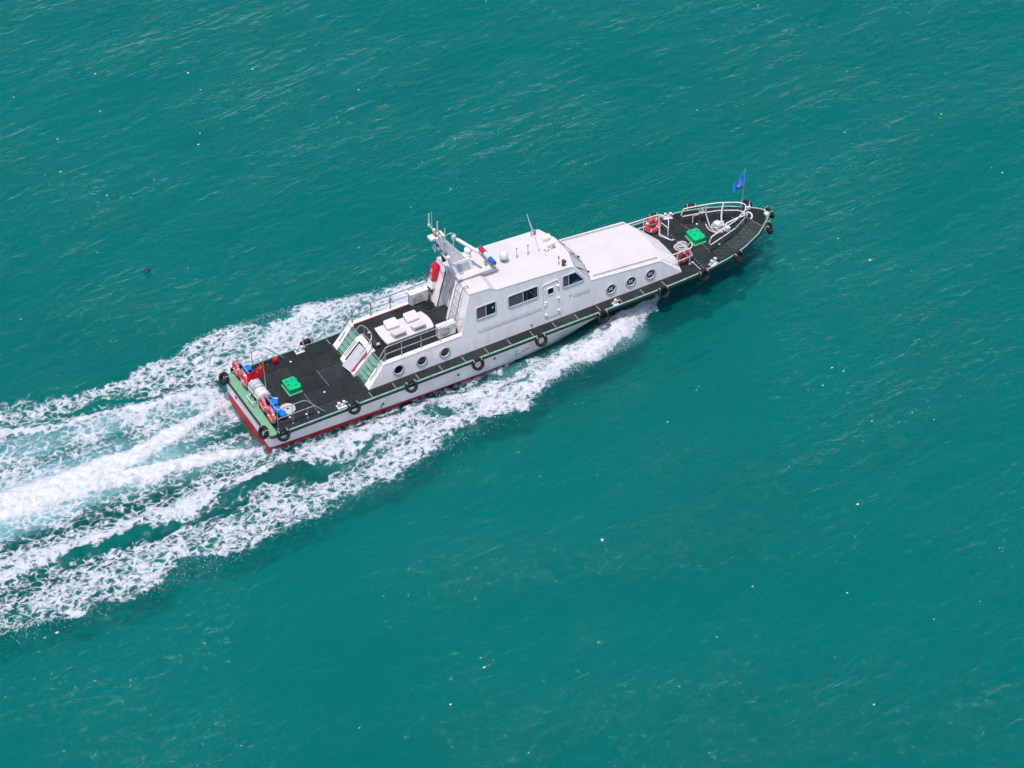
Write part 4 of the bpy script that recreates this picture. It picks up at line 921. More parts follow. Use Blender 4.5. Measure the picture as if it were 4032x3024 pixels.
# upper deck rails
for sg in (-1, 1):
    mt = 'steel' if sg < 0 else 'steeldark'
    y_ = sg*1.50
    t = tubepart('upper_deck_rail', [(4.93, sg*1.56, .62), (5.10, sg*1.55, .80), (5.17, sg*1.52, 1.25), (5.60, y_, 1.86), (9.42, y_, 1.88)] if sg < 0 else [(4.98, sg*1.56, .70), (5.52, sg*1.52, 1.42), (5.64, y_, 1.80), (9.46, y_, 1.82)], .021, mt, None, .14)
    tubepart('mid_rail', [(5.15, sg*1.54, .95), (5.60, y_, 1.48), (9.36, y_, 1.49)] if sg < 0 else [(5.75, y_, 1.40), (9.40, y_, 1.43)], .017, mt, t, .12)
    for x in ((5.56, 6.36, 7.31, 8.26) if sg < 0 else (5.52, 6.44, 7.40, 8.35)): post((x, y_, 1.06), 1.85 if sg < 0 else 1.80, mt, t, .020)
# hoops at the head of the stairs
hp = tubepart('stair_hand_rail', [(4.80, .68, .78), (5.10, .66, 1.20), (5.46, .60, 1.62), (5.56, .30, 1.70), (5.52, -.38, 1.78), (5.36, -.60, 1.66), (4.84, -.58, 1.12)], .022, 'steel', None, .16)
tubepart('stair_hand_rail', [(5.0, .67, .62), (5.12, .66, .76), (5.42, .60, 1.10), (5.50, .42, 1.22), (5.47, -.34, 1.36), (5.42, -.56, 1.24), (5.17, -.58, .98), (5.02, -.58, .74)], .02, 'steel', hp, .12)
mb = MB(); mb.tube([(5.54, .40, 1.02), (5.54, .40, 1.66)], .016, 6); B.part('post', mb, 'steel', hp)
for sg in (-1, 1): tubepart('cheek_hand_rail', [(4.80, sg*1.45, .30), (5.14, sg*1.46, .72)], .015, 'steeldark', None)
for sg in (-1, 1):
    mb = MB(); mb.torus((4.98, sg*.98, .62), (1, .3*sg, .2), .07, .012, 14, 5, a0=0, a1=4.4); B.part('grab_handle', mb, 'steel')
# rails abreast of the trunk front, hung with a lifebuoy each
for sg in (-1, 1):
    t = tubepart('side_rail', [(19.60, sg*1.44, .95), (21.30, sg*1.38, .90), (21.50, sg*.95, .88), (21.38, sg*.78, .45), (21.38, sg*.78, .0)], .025, 'railwhite', None, .22)
    tubepart('mid_rail', [(20.10, sg*1.46, .45), (21.35, sg*1.38, .42), (21.42, sg*.80, .40)], .02, 'railwhite', t, .15)
    for x in (20.45, 21.15): post((x, sg*1.42, .02), .92, 'railwhite', t, .018)
mb = MB(); mb.tube([(21.33, -1.42, .03), (21.36, -2.02, .03)], .022, 6); mb.cbox((21.31, -1.40, .03), (.12, .07, .05)); B.part('stowage_bar', mb, 'grey', deck)
# bow rail
bp_ = [(22.37, 1.18), (23.22, .98), (24.05, .74), (24.86, .31)]
topr = [(22.33, 1.18, .55), (22.40, 1.18, .90)]+[(x, y, .92) for x, y in bp_[1:]]+[(25.08, .0, .92)]+[(x, -y, .92) for x, y in reversed(bp_[1:])]+[(22.40, -1.18, .90), (22.33, -1.18, .55)]
t = tubepart('bow_rail', topr, .027, 'railwhite', None, .15)
tubepart('mid_rail', [(22.40, 1.19, .45)]+[(x, y, .46) for x, y in bp_[1:]]+[(25.06, 0, .46)]+[(x, -y, .46) for x, y in reversed(bp_[1:])]+[(22.40, -1.19, .45)], .024, 'railwhite', t, .12)
for sg in (-1, 1):
    for x, y in bp_: post((x, sg*y, .02), .90, 'steeldark', t, .016)
# anchor windlass and anchor stock on the foredeck
mb = MB(); mb.cbox((23.75, -.02, .05), (.55, .46, .08)); wd = B.part('windlass', mb, 'offwhite')
mb = MB(); mb.lathe([(.15, 0), (.17, .03), (.10, .07), (.10, .22), (.17, .26), (.15, .30), (0, .30)], (23.62, .12, .08), (0, 0, 1), 16); B.part('windlass_drum', mb, 'offwhite', wd)
mb = MB(); mb.lathe([(.13, -.16), (.15, -.13), (.08, -.09), (.08, .09), (.15, .13), (.13, .16)], (23.86, -.02, .22), (0, 1, 0), 16); B.part('windlass_drum', mb, 'railwhite', wd)
mb = MB(); mb.cbox((23.95, -.26, .14), (.20, .20, .22)); B.part('windlass_motor', mb, 'railwhite', wd, bevel=.02)
mb = MB(); mb.tube([(23.98, -.05, .26), (24.6, .0, .30), (25.26, .06, .22)], .034, 8); B.part('anchor_shank', mb, 'railwhite', wd)
mb = MB(); mb.tube(bez([(25.18, .30, .10), (25.40, .24, .16), (25.46, .06, .18), (25.40, -.10, .12), (25.30, -.12, .07)], 5), .04, 8); mb.tube(bez([(25.15, .28, .10), (25.25, .16, .08), (25.18, .0, .08)], 4), .03, 6); B.part('anchor_fluke', mb, 'offwhite', wd)
mb = MB(); mb.cbox((25.62, .55, .12), (.20, .12, .14)); mb.lathe([(.04, 0), (.04, .2)], (25.55, .50, .05), (0, 0, 1), 10); mb.lathe([(.04, 0), (.04, .2)], (25.70, .58, .05), (0, 0, 1), 10); B.part('fairlead', mb, 'offwhite', deck)
mb = MB(); mb.cbox((26.14, -.22, .10), (.20, .22, .10)); mb.lathe([(.04, 0), (.04, .18)], (26.10, -.12, .05), (0, 0, 1), 10); mb.lathe([(.04, 0), (.04, .18)], (26.16, -.32, .05), (0, 0, 1), 10); B.part('fairlead', mb, 'offwhite', deck)
mb = MB(); mb.lathe([(.06, 0), (.05, .12)], (25.40, .42, .05), (0, 0, 1), 10); B.part('bollard', mb, 'midgrey', deck)
# boarding step on the stern platform
mb = MB(); mb.tube(bend([(-.22, .31, .27), (-.22, -.24, .27), (.10, -.20, .27), (.10, .33, .27), (-.22, .31, .27)], .03), .022, 7); bs = B.part('boarding_step', mb, 'railwhite')
for x, y in ((-.22, .31), (-.22, -.24), (.10, .33), (.10, -.20)):
    mb = MB(); mb.tube([(x, y, -.02), (x, y, .27)], .020, 6); mb.lathe([(.045, 0), (.03, .02)], (x, y, -.02), (0, 0, 1), 8); B.part('leg', mb, 'railwhite', bs)

# ================================================================== THINGS ON THE BOAT
CACHE = {}
def cached(key, mb, mats):
    if key not in CACHE: CACHE[key] = mb().mesh(key, mats)
    return CACHE[key]
# ---- tyre fenders ----
def m_tyre():
    prof = [(.168, -.06), (.18, -.078), (.235, -.09), (.285, -.078), (.300, -.035), (.302, .035), (.285, .078), (.235, .09), (.18, .078), (.168, .06), (.176, .03), (.255, .035), (.255, -.035), (.176, -.03), (.168, -.06)]
    mb = MB(); n = 32
    vs_ = []
    for i in range(n):
        a = 2*math.pi*i/n
        for r_, h in prof[:-1]:
            k = 1.0 if not (r_ > .27 and i % 2) else .985
            vs_.append((r_*k*math.cos(a), h, r_*k*math.sin(a)))
    m_ = len(prof)-1; fs = []
    for i in range(n):
        for j in range(m_):
            fs.append((i*m_+j, i*m_+(j+1) % m_, ((i+1) % n)*m_+(j+1) % m_, ((i+1) % n)*m_+j))
    return mb.add(vs_, fs, True)
def m_lash(u):
    def f():
        mb = MB(); mb.tube(bez([(u, .15, .10), (u, .11, .19), (u*1.02, .0, .25), (u*1.0, -.09, .20), (u*.96, -.06, .12), (u*.96, .08, .11)], 4), .014, 6)
        mb.torus((u, .15, .12), (.3, 1, 0), .028, .013, 10, 5); return mb
    return f
tyres = [
 (.18, -2.39, .0, 0, 'black tyre fender on the starboard side nearest the stern corner'),
 (3.55, -2.39, .0, 0, 'black tyre fender just forward of the aft starboard bollards'),
 (6.32, -2.39, .0, 0, 'black tyre fender below the aftmost starboard porthole'),
 (9.60, -2.41, -.16, 0, 'black tyre fender below the smaller square cabin window'),
 (12.79, -2.41, -.18, 0, 'black tyre fender below and aft of the white side door'),
 (15.99, -2.41, -.17, 0, 'black tyre fender just aft of the single midships bollard'),
 (19.15, -2.41, -.08, 0, 'black tyre fender abreast of the forward end of the trunk cabin'),
 (21.35, -2.33, -.08, 4, 'black tyre fender at the end of the bar below the starboard bow lifebuoy'),
 (23.42, -2.00, -.08, 22, 'black tyre fender on the starboard bow ahead of the bollards'),
 (25.78, -.98, -.06, 48, 'black tyre fender seen edge on at the starboard bow shoulder'),
 (26.42, -.08, -.04, 88, 'black tyre fender on the very tip of the bow'),
 (25.78, .98, -.02, 132, 'black tyre fender standing above the port bow rail near the flag'),
 (23.42, 2.02, .0, 160, 'black tyre fender behind the after end of the white bow rail'),
 (21.50, 2.31, .0, 176, 'black tyre fender mostly hidden behind the port bow lifebuoy'),
 (3.66, 2.39, .0, 180, 'black tyre fender on the port side beside the port aft bollards'),
 (.30, 2.38, .0, 180, 'black tyre fender half hidden at the port stern quarter behind the lifebuoys'),
 (-.50, -1.84, .0, -90, 'black tyre fender on the transom beside the starboard stern corner'),
 (-.50, 2.02, .06, -90, 'black tyre fender on the transom at the port corner of the green step'),
]
for x, y, z_, a, lab in tyres:
    t = Thing('tyre_fender', lab, 'fender', (x, y, z_), 'tyre fenders hung round the hull', rot=(R(rnd.uniform(-30, -20)), 0, R(a+rnd.uniform(-4, 4))))
    t.link('tyre', cached('tyre', m_tyre, 'tyre'))
    for u in (-.19, .19): t.link('lashing', cached('lashing%d' % (u > 0), m_lash(u), 'rope'))
# ---- lifebuoys ----
def m_ring(): return MB().torus((0, 0, 0), (0, 1, 0), .275, .088, 40, 14, sx=.78)
def m_band(i):
    def f():
        a = math.pi/4+i*math.pi/2
        return MB().torus((0, 0, 0), (0, 1, 0), .275, .093, 5, 14, a0=a-.085, a1=a+.085, sx=.80)
    return f
def m_grab():
    mb = MB(); pts = []
    for i in range(32):
        a = 2*math.pi*i/32; r_ = .375+.035*abs(math.sin(2*(a-math.pi/4))); pts.append((r_*math.cos(a), .012*math.sin(5*a), r_*math.sin(a)))
    return mb.tube(pts, .010, 5, closed=True)
def lifebuoy(p, rot, mat, lab):
    t = Thing('lifebuoy', lab, 'lifebuoy', p, 'lifebuoys on the rails', rot=rot)
    t.link('ring', cached('ring_'+mat, m_ring, mat))
    for i in range(4): t.link('tape_band', cached('band%d' % i, m_band(i), 'ringwhite'))
    t.link('grab_line', cached('grab_line', m_grab, 'rope'))
    return t
lifebuoy((.03, 1.80, .58), (R(0), R(12), R(-92)), 'ringred', 'faded red lifebuoy on the stern rail nearest the port corner')
lifebuoy((.03, 1.04, .57), (R(-3), R(-20), R(-88)), 'ringred', 'faded red lifebuoy on the stern rail under the tip of the red flag')
lifebuoy((.03, -.84, .58), (R(2), R(25), R(-91)), 'ringred', 'faded red lifebuoy on the stern rail next to the white raft canister')
lifebuoy((.03, -1.58, .57), (R(-2), R(5), R(-89)), 'ringred', 'faded red lifebuoy on the stern rail nearest the starboard corner')
lifebuoy((20.88, 1.30, .50), (R(14), R(15), R(176)), 'ringred2', 'red lifebuoy hung on the port rail beside the looped white rope')
lifebuoy((20.86, -1.32, .50), (R(12), R(40), R(6)), 'ringred2', 'red lifebuoy leaning inside the starboard rail over a rope coil')
# ---- life raft in its canister ----
t = Thing('life_raft', 'white life raft canister lying in a white tube cradle at the stern', 'life raft', (.24, .0, 0))
mb = MB(); mb.lathe([(0, -.58), (.16, -.575), (.235, -.54), (.27, -.48), (.272, -.02), (.282, -.02), (.282, .02), (.272, .02), (.27, .48), (.235, .54), (.16, .575), (0, .58)], (.24, 0, .68), (0, 1, 0), 28); t.part('canister', mb, 'offwhite')
for y_ in (-.36, -.10, .12, .34):
    mb = MB(); mb.torus((.24, y_, .68), (0, 1, 0), .274, .008, 28, 5); t.part('strap', mb, 'midgrey')
mb = MB(); mb.prism([(.24-.30*math.sin(R(a)), .30, .68+.277*math.cos(R(a))) for a in (2, 10, 18, 26)]+[(.24-.274*math.sin(R(a)), .30, .68+.272*math.cos(R(a))) for a in (26, 18, 10, 2)], (0, .16, 0)); t.part('label_plate', mb, 'grey')
for k in range(2):
    mb = MB(); y_ = .345+.05*k; mb.torus((.24-.28*math.sin(R(14)), y_+.02, .68+.281*math.cos(R(14))), (-.24, 0, .97), .018, .005, 10, 4); t.part('lettering', mb, 'black')
for y_ in (-.42, .42):
    mb = MB(); mb.tube(bend([(-.02, y_, .0), (-.05, y_, .62), (.0, y_, .40), (.48, y_, .40), (.54, y_, .64), (.52, y_, .0)], .06), .022, 7); cr = t.part('cradle_frame', mb, 'railwhite')
for x, z_ in ((-.05, .60), (.54, .62)):
    mb = MB(); mb.tube([(x, -.48, z_), (x, .48, z_)], .022, 7); t.part('cradle_bar', mb, 'railwhite')
mb = MB(); mb.tube(bez([(.55, -.40, .5), (.66, -.44, .35), (.80, -.48, .3)], 4), .03, 7); mb.lathe([(.045, 0), (.045, .2)], (.66, -.46, .32), (.8, -.2, -.2), 10); t.part('hydrostatic_release', mb, 'rope')
# ---- blue seats along the stern rail ----
def seat(x, y, z_, a, lab):
    t = Thing('plastic_chair', lab, 'chair', (x, y, 0), 'blue plastic seats along the stern rail', rot=(0, 0, R(a)))
    mb = MB(); mb.prism([(.16*math.copysign(abs(math.cos(R(k)))**.5, math.cos(R(k))), .18*math.copysign(abs(math.sin(R(k)))**.5, math.sin(R(k))), z_) for k in range(0, 360, 15)], (0, 0, .045)); t.part('seat_pan', mb, 'blue', local=True, bevel=.012)
    mb = MB(); mb.prism([(-.15, -.17, z_+.02), (-.15, .17, z_+.02), (-.23, .14, z_+.30), (-.24, 0, z_+.33), (-.23, -.14, z_+.30)], (-.03, 0, .008)); t.part('seat_back', mb, 'blue', local=True, bevel=.012)
    mb = MB(); mb.lathe([(.04, 0), (.03, .02), (.03, z_)], (0, 0, 0), (0, 0, 1), 10); mb.cbox((0, 0, z_-.03), (.22, .26, .05)); t.part('pedestal', mb, 'dark', local=True)
seat(.54, 1.80, .36, 3, 'blue plastic chair at the port end of the stern rail')
seat(.52, 1.32, .30, -4, 'blue plastic chair partly behind the red flag')
seat(.56, -.72, .36, 2, 'blue plastic chair nearest the white raft canister')
seat(.50, -1.16, .32, -5, 'blue plastic chair in the middle of the starboard stern seats')
seat(.60, -1.46, .28, 6, 'lowest blue plastic chair in the starboard stern corner')
# ---- flags ----
def flag(name, lab, pole, wmat, pts, base, emblem, sag=0.0):
    t = Thing(name, lab, 'flag', base)
    mb = MB(); mb.tube(pole, .018, 8, radii=[.022]*(len(pole)-1)+[.016]); mb.lathe([(0, -.03), (.03, 0), (0, .03)], pole[-1], (0, 0, 1), 10); t.part('pole', mb, 'steel')
    nu, nv = 15, 9; fv = []; A_, B_, C_, D_ = map(Vector, pts)      # A top at pole, B bottom at pole, C fly bottom, D fly top
    nrm = (B_-A_).cross(D_-A_).normalized()
    def at(u, v):
        p = (A_*(1-v)+B_*v)*(1-u)+(D_*(1-v)+C_*v)*u
        p = p+Vector((0, 0, -sag*math.sin(u*math.pi)))
        return p+nrm*(.055*math.sin(u*9+v*2.2)*u**.6+.02*math.sin(u*17-v*4)*u)
    g = [[at(i/nu, j/nv) for j in range(nv+1)] for i in range(nu+1)]
    mb = MB(); vs_ = [p for r_ in g for p in r_]
    mb.add(vs_, [(i*(nv+1)+j, (i+1)*(nv+1)+j, (i+1)*(nv+1)+j+1, i*(nv+1)+j+1) for i in range(nu) for j in range(nv)], True)
    fl = t.part('flag_cloth', mb, wmat); so = fl.modifiers.new('thickness', 'SOLIDIFY'); so.thickness = .006; so.offset = 0
    emblem(t, fl, at, nrm)
    return t
def star(at, nrm, cu, cv, r, ru, rot, side):
    P_ = []
    for k in range(10):
        rr_ = r if k % 2 == 0 else r*.40; a = math.pi/2+rot+k*math.pi/5
        P_.append(at(cu+rr_*math.cos(a)*ru, cv-rr_*math.sin(a))+nrm*side*.008)
    c_ = at(cu, cv)+nrm*side*.008
    return [c_]+P_
def em_china(t, fl, at, nrm):
    for cu, cv, r, rot in ((.17, .26, .17, 0), (.34, .10, .065, .3), (.41, .20, .065, .6), (.41, .34, .065, 0), (.34, .44, .065, .3)):
        mb = MB()
        for sd in (-1, 1):
            v_ = star(at, nrm, cu, cv, r, .66, rot, sd); mb.add(v_, [(0, 1+k, 1+(k+1) % 10) for k in range(10)])
        t.part('star', mb, 'flagyellow', fl)
def em_blue(t, fl, at, nrm):
    mb = MB()
    for sd in (-1, 1):
        n = 24; o = [at(.46+.30*.7*math.cos(2*math.pi*k/n), .5-.30*math.sin(2*math.pi*k/n))+nrm*sd*.008 for k in range(n)]
        i_ = [at(.46+.20*.7*math.cos(2*math.pi*k/n), .5-.20*math.sin(2*math.pi*k/n))+nrm*sd*.008 for k in range(n)]
        mb.add(o+i_, [(k, (k+1) % n, n+(k+1) % n, n+k) for k in range(n) if not 4 < k < 8])
        q_ = [at(u, v)+nrm*sd*.008 for u, v in ((.43, .28), (.49, .28), (.49, .68), (.43, .68))]; mb.add(q_, [(0, 1, 2, 3)])
        q_ = [at(u, v)+nrm*sd*.008 for u, v in ((.36, .52), (.56, .52), (.50, .72), (.42, .72))]; mb.add(q_, [(0, 1, 2, 3)])
    t.part('emblem', mb, 'flagpale', fl)
flag('flag', 'red flag with yellow stars flying over the raft canister at the stern', [(.50, -.24, .0), (.46, -.24, 1.2), (.42, -.24, 2.42)], 'flagred',
     [(.42, -.24, 2.36), (.435, -.24, 1.62), (-.38, -.20, 1.52), (-.33, -.22, 1.90)], (.50, -.24, 0), em_china, .03)
flag('flag', 'light blue flag with pale emblem on the slender bow staff', [(25.30, .62, .04), (25.32, .61, 1.2), (25.34, .60, 2.46)], 'flagblue',
     [(25.335, .60, 2.38), (25.335, .60, 1.40), (24.76, .62, 1.30), (24.68, .61, 1.60)], (25.30, .62, .04), em_blue, -.06)
# ---- air conditioners ----
def aircon(x0, x1, y0, y1, lab):
    t = Thing('air_conditioner', lab, 'air conditioner', ((x0+x1)/2, (y0+y1)/2, 1.0), 'air conditioner units on the upper deck')
    mb = MB(); mb.box(x0, x1, y0, y1, 1.05, 1.66); cs = t.part('casing', mb, 'offwhite', bevel=.02)
    mb = MB(); mb.box(x0-.006, x1+.006, y0-.006, y1+.006, 1.64, 1.675); t.part('top_cover', mb, 'white', bevel=.012)
    cx, cz = x0+.40*(x1-x0), 1.36
    mb = MB(); mb.lathe([(.235, 0), (.235, .012), (.0, .013)], (cx, y0, cz), (0, -1, 0), 28); fn = t.part('fan_opening', mb, 'midgrey')
    mb = MB()
    for r_ in (.06, .11, .16, .21, .245): mb.torus((cx, y0-.022, cz), (0, 1, 0), r_, .007, 24, 4)
    for k in range(8): a = math.pi*k/8; mb.tube([(cx+.245*math.cos(a), y0-.024, cz+.245*math.sin(a)), (cx-.245*math.cos(a), y0-.024, cz-.245*math.sin(a))], .005, 4)
    t.part('fan_grille', mb, 'offwhite', fn)
    mb = MB(); mb.box(x0+.745*(x1-x0), x0+.752*(x1-x0), y0-.006, y0+.002, 1.07, 1.62); t.part('panel_seam', mb, 'grey')
    for k in range(7):
        mb = MB(); z_ = 1.14+.07*k; mb.box(x0-.010, x0+.002, y0+.05, y1-.05, z_, z_+.03); t.part('louvre', mb, 'midgrey')
    for x in (x0+.10, x1-.14):
        mb = MB(); mb.box(x, x+.06, y0-.02, y1+.02, 1.0, 1.055); t.part('foot', mb, 'midgrey')
    mb = MB(); mb.tube(bez([(x1, y0+.08, 1.35), (x1+.08, y0+.06, 1.32), (x1+.10, y0+.1, 1.15), (x1+.16, y0+.15, 1.02)], 4), .022, 6); mb.tube(bez([(x1, y0+.08, 1.25), (x1+.06, y0+.04, 1.22), (x1+.09, y0+.02, 1.05)], 4), .014, 6); t.part('pipe', mb, 'dark')
aircon(8.25, 9.14, 1.20, 1.47, 'white air conditioner unit by the port rail beside a black cable coil')
aircon(8.25, 9.10, -1.36, -1.08, 'white air conditioner unit behind the starboard upper rail at the ladder foot')
# ---- ropes and hoses ----
def coil(cx, cy, z_, R0, turns, r, seed, flat=.5, wob=.12):
    rr_ = random.Random(seed); pts = []
    n = int(turns*16)
    ph = rr_.uniform(0, 6)
    for i in range(n):
        a = 2*math.pi*i/16; k = i//16
        rad = R0*(.72+.28*math.sin(a*.37+ph))+rr_.uniform(-.008, .008)
        ox, oy = R0*wob*math.sin(k*2.1+ph), R0*wob*math.cos(k*1.7+ph)
        pts.append((cx+ox+rad*math.cos(a), cy+oy+rad*math.sin(a), z_+r+flat*r*2*(i/n)*turns*.35+rr_.uniform(0, r*.5)))
    return pts
mb = MB(); mb.tube(bez(coil(21.47, -.18, .0, .29, 9, .016, 4, .4, .30), 2), .016, 6)
single('rope_coil', mb, 'rope', 'loose pale rope coil on the foredeck behind the starboard lifebuoy', 'rope', (21.47, -.18, 0))
pts = []
for i in range(300):
    a = i*2*math.pi/22; r_ = .055+.285*i/300; pts.append((1.05+r_*math.cos(a)*1.02, -1.03+r_*math.sin(a), .014))
pts += [(1.18, -.80, .014), (1.36, -1.0, .014), (1.34, -1.22, .014), (1.02, -1.40, .014), (.86, -1.38, .014)]
mb = MB(); mb.tube(pts, .0125, 5)
single('rope_coil', mb, 'rope', 'flat spiral coil of pale rope on the aft deck inside the starboard rail', 'rope', (1.05, -1.03, 0))
mb = MB()
for o_ in (0, .07):
    mb.tube(bez([(21.16+o_*.3, 1.28, .88), (21.15+o_*.4, 1.22+o_*.2, .60), (21.12+o_*.5, 1.12, .25), (21.05+o_, 1.00+o_*.6, .04), (21.12+o_, .82+o_*.5, .03), (21.22+o_*.6, .60+o_*.3, .03), (21.32+o_*.2, .44, .03), (21.40, .38, .03)], 6), .026, 7)
mb.tube(bez([(21.37, .40, .03), (21.44, .37, .03), (21.41, .45, .03)], 4), .026, 7)
mb.tube(bez([(21.2, 1.36, .92), (21.26, 1.30, .86), (21.38, 1.25, .70), (21.5, 1.5, .35), (21.7, 1.72, .2)], 5), .022, 6)
single('mooring_rope', mb, 'rope', 'thick pale rope hanging in a long double loop from the port rail', 'rope', (21.2, .9, 0))
mb = MB()
for k in range(5):
    mb.tube(bez(coil(23.62+.05*math.sin(k*2), .05+.10*math.cos(k*2.3), .10+.05*k, .24-.02*k, 3, .024, 20+k, .5, .25), 2), .024, 6)
mb.tube(bez([(23.42, .78, .92), (23.40, .76, .60), (23.40, .62, .34), (23.36, .42, .20), (23.34, .26, .10), (23.42, -.12, .05), (23.62, -.26, .08)], 6), .030, 7)
mb.tube(bez([(24.30, .62, .94), (24.18, .56, .80), (24.0, .36, .55), (23.84, .10, .36), (23.74, -.16, .16), (23.60, -.30, .06)], 6), .040, 7)
mb.tube(bez([(23.28, .55, .10), (23.24, .25, .04), (23.34, -.06, .03), (23.50, -.22, .04)], 6), .030, 7)
mb.tube(bez([(24.36, .62, .94), (24.52, .74, .6), (24.66, .88, .12)], 4), .010, 5)
single('anchor_rope', mb, 'rope', 'tangled pale anchor rope piled on the windlass inside the bow rail', 'rope', (23.62, 0, 0))
mb = MB(); mb.tube(bez(coil(23.32, .98, .50, .13, 4, .016, 9, .2, .2), 2), .016, 6)
mb.tube(bez([(22.92, 1.06, .48), (22.95, 1.03, .40), (23.04, 1.0, .40), (23.2, .98, .46)], 4), .014, 5); mb.tube([(22.90, 1.05, .50), (22.84, .98, .06)], .024, 6); mb.tube(bez([(23.34, .96, .94), (23.28, 1.02, .7), (23.32, .98, .52)], 4), .014, 5)
single('rope_coil', mb, 'rope', 'small rope hank hung on the port bow rail', 'rope', (23.2, 1.0, .4))
mb = MB(); mb.tube(bez(coil(8.98, .88, 1.0, .22, 9, .012, 31, .8, .35), 2), .012, 5)
single('cable_coil', mb, 'dark', 'black cable coiled on the upper deck beside the port air conditioner', 'cable', (8.98, .88, 1.0))
t = Thing('fire_hose', 'brown fire hose bundle with brass fittings at the head of the stairs', 'hose', (5.72, 0, 1.0))
for k in range(5):
    mb = MB(); mb.tube(bez([(5.62+.03*k, .46-.05*k, 1.04+.05*k), (5.66+.02*k, .1, 1.08+.05*k), (5.66+.03*k, -.3, 1.05+.05*k), (5.76, -.42+.04*k, 1.04+.04*k), (5.80-.02*k, .0, 1.06+.04*k), (5.78, .40-.06*k, 1.05+.04*k)], 5), .032, 6); t.part('hose_loop', mb, 'brown' if k < 4 else 'dark')
for x, y, mt in ((5.66, .30, 'offwhite'), (5.74, -.40, 'yellow'), (5.70, -.46, 'rope')):
    mb = MB(); mb.lathe([(.035, 0), (.05, .03), (.035, .08), (.04, .14)], (x, y, 1.30 if y > 0 else 1.18), (.5, -.4, .3), 10); t.part('coupling', mb, mt)
# ---- red bag on the port rail ----
mb = MB(); mb.lathe([(0, -.20), (.09, -.18), (.14, -.08), (.13, .04), (.09, .12), (.05, .16), (.0, .17)], (1.92, 1.86, .20), (.1, -.15, 1), 14)
for k in range(len(mb.v)):
    p = Vector(mb.v[k]); n_ = mnoise.noise(p*9)*.03; mb.v[k] = tuple(p+Vector((n_, -n_, n_)))
single('red_bag', mb, 'red', 'crumpled red bag hanging low on the port stern rail', 'bag', (1.92, 1.86, 0))
# ---- floating litter on the sea (world coordinates) ----
def blob(c_, dims, seed, mat, lab, cat, name):
    mb = MB(); n, k = 12, 7; vs_ = []
    for i in range(k):
        ph = math.pi*i/(k-1)
        for j in range(n):
            a = 2*math.pi*j/n; d_ = Vector((math.sin(ph)*math.cos(a), math.sin(ph)*math.sin(a), math.cos(ph)))
            s_ = 1+.35*mnoise.noise(d_*1.7+Vector((seed*3.1, 0, 0))); vs_.append(Vector(c_)+Vector((d_.x*dims[0]*s_, d_.y*dims[1]*s_, d_.z*dims[2]*s_)))
    mb.add(vs_, [(i*n+j, (i+1)*n+j, (i+1)*n+(j+1) % n, i*n+(j+1) % n) for i in range(k-1) for j in range(n)], True)
    return mb
def litter(name, x, y, dims, seed, mat, lab, cat):
    i = int(np.argmin(abs(GX-x))); j = int(np.argmin(abs(GY-y))); z_ = float(zz[i, j])
    mb = blob((x, y, z_+dims[2]*.35), dims, seed, mat, lab, cat, name)
    return single(name, mb, mat, lab, cat, (x, y, z_), 'litter floating on the sea', boat=False)
bag = litter('plastic_bag', .21, 11.85, (.17, .13, .06), 2, 'litterdark', 'dark plastic bag floating off the port quarter clear of the wake', 'litter')
litter('foam_float', 9.27, -13.42, (.065, .065, .06), 5, 'offwhite', 'small round white float alone in the water off the starboard side', 'float')
litter('plastic_scrap', 1.60, -17.10, (.07, .04, .03), 8, 'litterpink', 'small pinkish scrap floating low in the foreground', 'litter')
litter('plastic_scrap', 8.36, 24.92, (.06, .05, .03), 11, 'litterpink', 'pale orange scrap floating far off near the upper left', 'litter')
litter('plastic_scrap', 23.56, -9.37, (.07, .03, .03), 14, 'grey', 'grey scrap floating ahead on the starboard side at the right', 'litter')
litter('plastic_scrap', -12.76, -6.35, (.04, .03, .02), 17, 'litterpink', 'tiny scrap beside the wake at the lower left edge', 'litter')
litter('plastic_scrap', -12.26, -7.05, (.08, .04, .03), 20, 'offwhite', 'elongated white scrap below the wake at the lower left', 'litter')

# ---- spray thrown up along the bow wave, the wash and the jets: too many drops to count ----
rs = np.random.RandomState(5)
def spray_band(pts, n, lift, spread):
    out = []
    for (x0, y0), (x1, y1) in zip(pts[:-1], pts[1:]):
        k = int(n*math.hypot(x1-x0, y1-y0)); t_ = rs.rand(k)
        x = x0+(x1-x0)*t_+rs.randn(k)*spread; y = y0+(y1-y0)*t_+rs.randn(k)*spread
        z_ = np.abs(rs.randn(k))*lift
        out.append(np.stack([x, y, z_], 1))
    return np.concatenate(out)
P_ = np.concatenate([
    spray_band([(18.6, -1.9), (17.6, -2.6), (16.5, -3.5), (14, -3.8), (12, -4.1)], 330, .16, .16),
    spray_band([(12, -4.2), (10.3, -4.8), (7.5, -5.2), (3.5, -5.8), (-2, -6.4), (-8, -6.6), (-14, -6.4)], 70, .05, .28),
    spray_band([(18.6, 1.9), (17.6, 2.6), (15.5, 3.9), (11, 4.8), (8, 5.1), (4, 6.0), (0, 6.2)], 90, .06, .16),
    spray_band([(-.45, 1.75), (-3, 1.2), (-6, .7), (-12, .65)], 170, .10, .30),
    spray_band([(-.5, -1.5), (-3, -.9), (-7, -.1), (-12, .6)], 170, .10, .28),
    spray_band([(14, -2.3), (9, -2.75), (4, -2.9), (-.5, -2.9)], 90, .10, .22)])
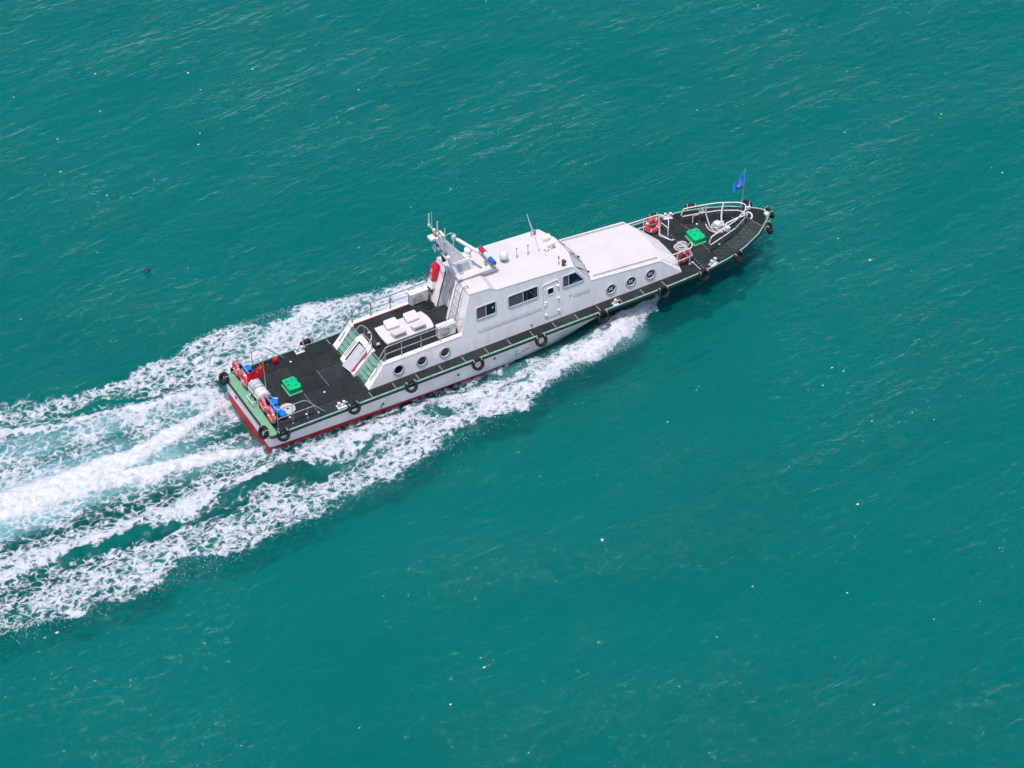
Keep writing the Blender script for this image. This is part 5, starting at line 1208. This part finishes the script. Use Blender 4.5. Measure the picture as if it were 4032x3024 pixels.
ix = np.clip(np.searchsorted(GX, P_[:, 0]), 0, len(GX)-1); iy = np.clip(np.searchsorted(GY, P_[:, 1]), 0, len(GY)-1)
P_[:, 2] += zz[ix, iy]+.01
keep = ~((np.abs(P_[:, 1]) < 2.35) & (P_[:, 0] > -.45) & (P_[:, 0] < 15))
P_ = P_[keep]; n_ = len(P_); rad = rs.uniform(.006, .019, n_)
tet = np.array([(1, 1, 1), (1, -1, -1), (-1, 1, -1), (-1, -1, 1)])/1.5
V_ = (P_[:, None, :]+tet[None]*rad[:, None, None]).reshape(-1, 3)
F_ = (np.arange(n_)[:, None, None]*4+np.array([(0, 1, 2), (0, 3, 1), (0, 2, 3), (1, 3, 2)])[None]).reshape(-1, 3)
MT['spray'] = paint('white_spray', (.82, .85, .87), .7, var=.02)
ms_ = bpy.data.meshes.new('spray'); ms_.from_pydata(V_.tolist(), [], F_.tolist()); ms_.materials.append(MT['spray']); ms_.update()
so_ = bpy.data.objects.new('spray', ms_); COL.objects.link(so_); so_['kind'] = 'stuff'; so_['label'] = 'white spray thrown up along the bow wave and stern wash'

# ---- small flat white flecks scattered over the open water ----
def fleck_field(n):
    vs_, fs = [], []
    while len(fs) < n*6:
        x, y = rs.uniform(-20, 48), rs.uniform(-32, 38)
        if -8 < y < 8 and x < 27: continue
        i = int(np.argmin(abs(GX-x))); j = int(np.argmin(abs(GY-y))); z0_ = float(zz[i, j])+.008
        r_ = rs.uniform(.012, .035); o = len(vs_); el = rs.uniform(1, 2.2)
        vs_.append((x, y, z0_+.01))
        for k in range(6):
            a_ = k*math.pi/3; q_ = r_*rs.uniform(.6, 1.2); vs_.append((x+q_*el*math.cos(a_), y+q_*math.sin(a_), z0_))
        fs += [(o, o+1+k, o+1+(k+1) % 6) for k in range(6)]
    return vs_, fs
fv_, ff_ = fleck_field(110)
mf_ = bpy.data.meshes.new('white_flecks'); mf_.from_pydata(fv_, [], ff_); mf_.materials.append(MT['spray']); mf_.update()
fo_ = bpy.data.objects.new('white_flecks', mf_); COL.objects.link(fo_); fo_['kind'] = 'stuff'; fo_['label'] = 'tiny white flecks scattered over the open sea'
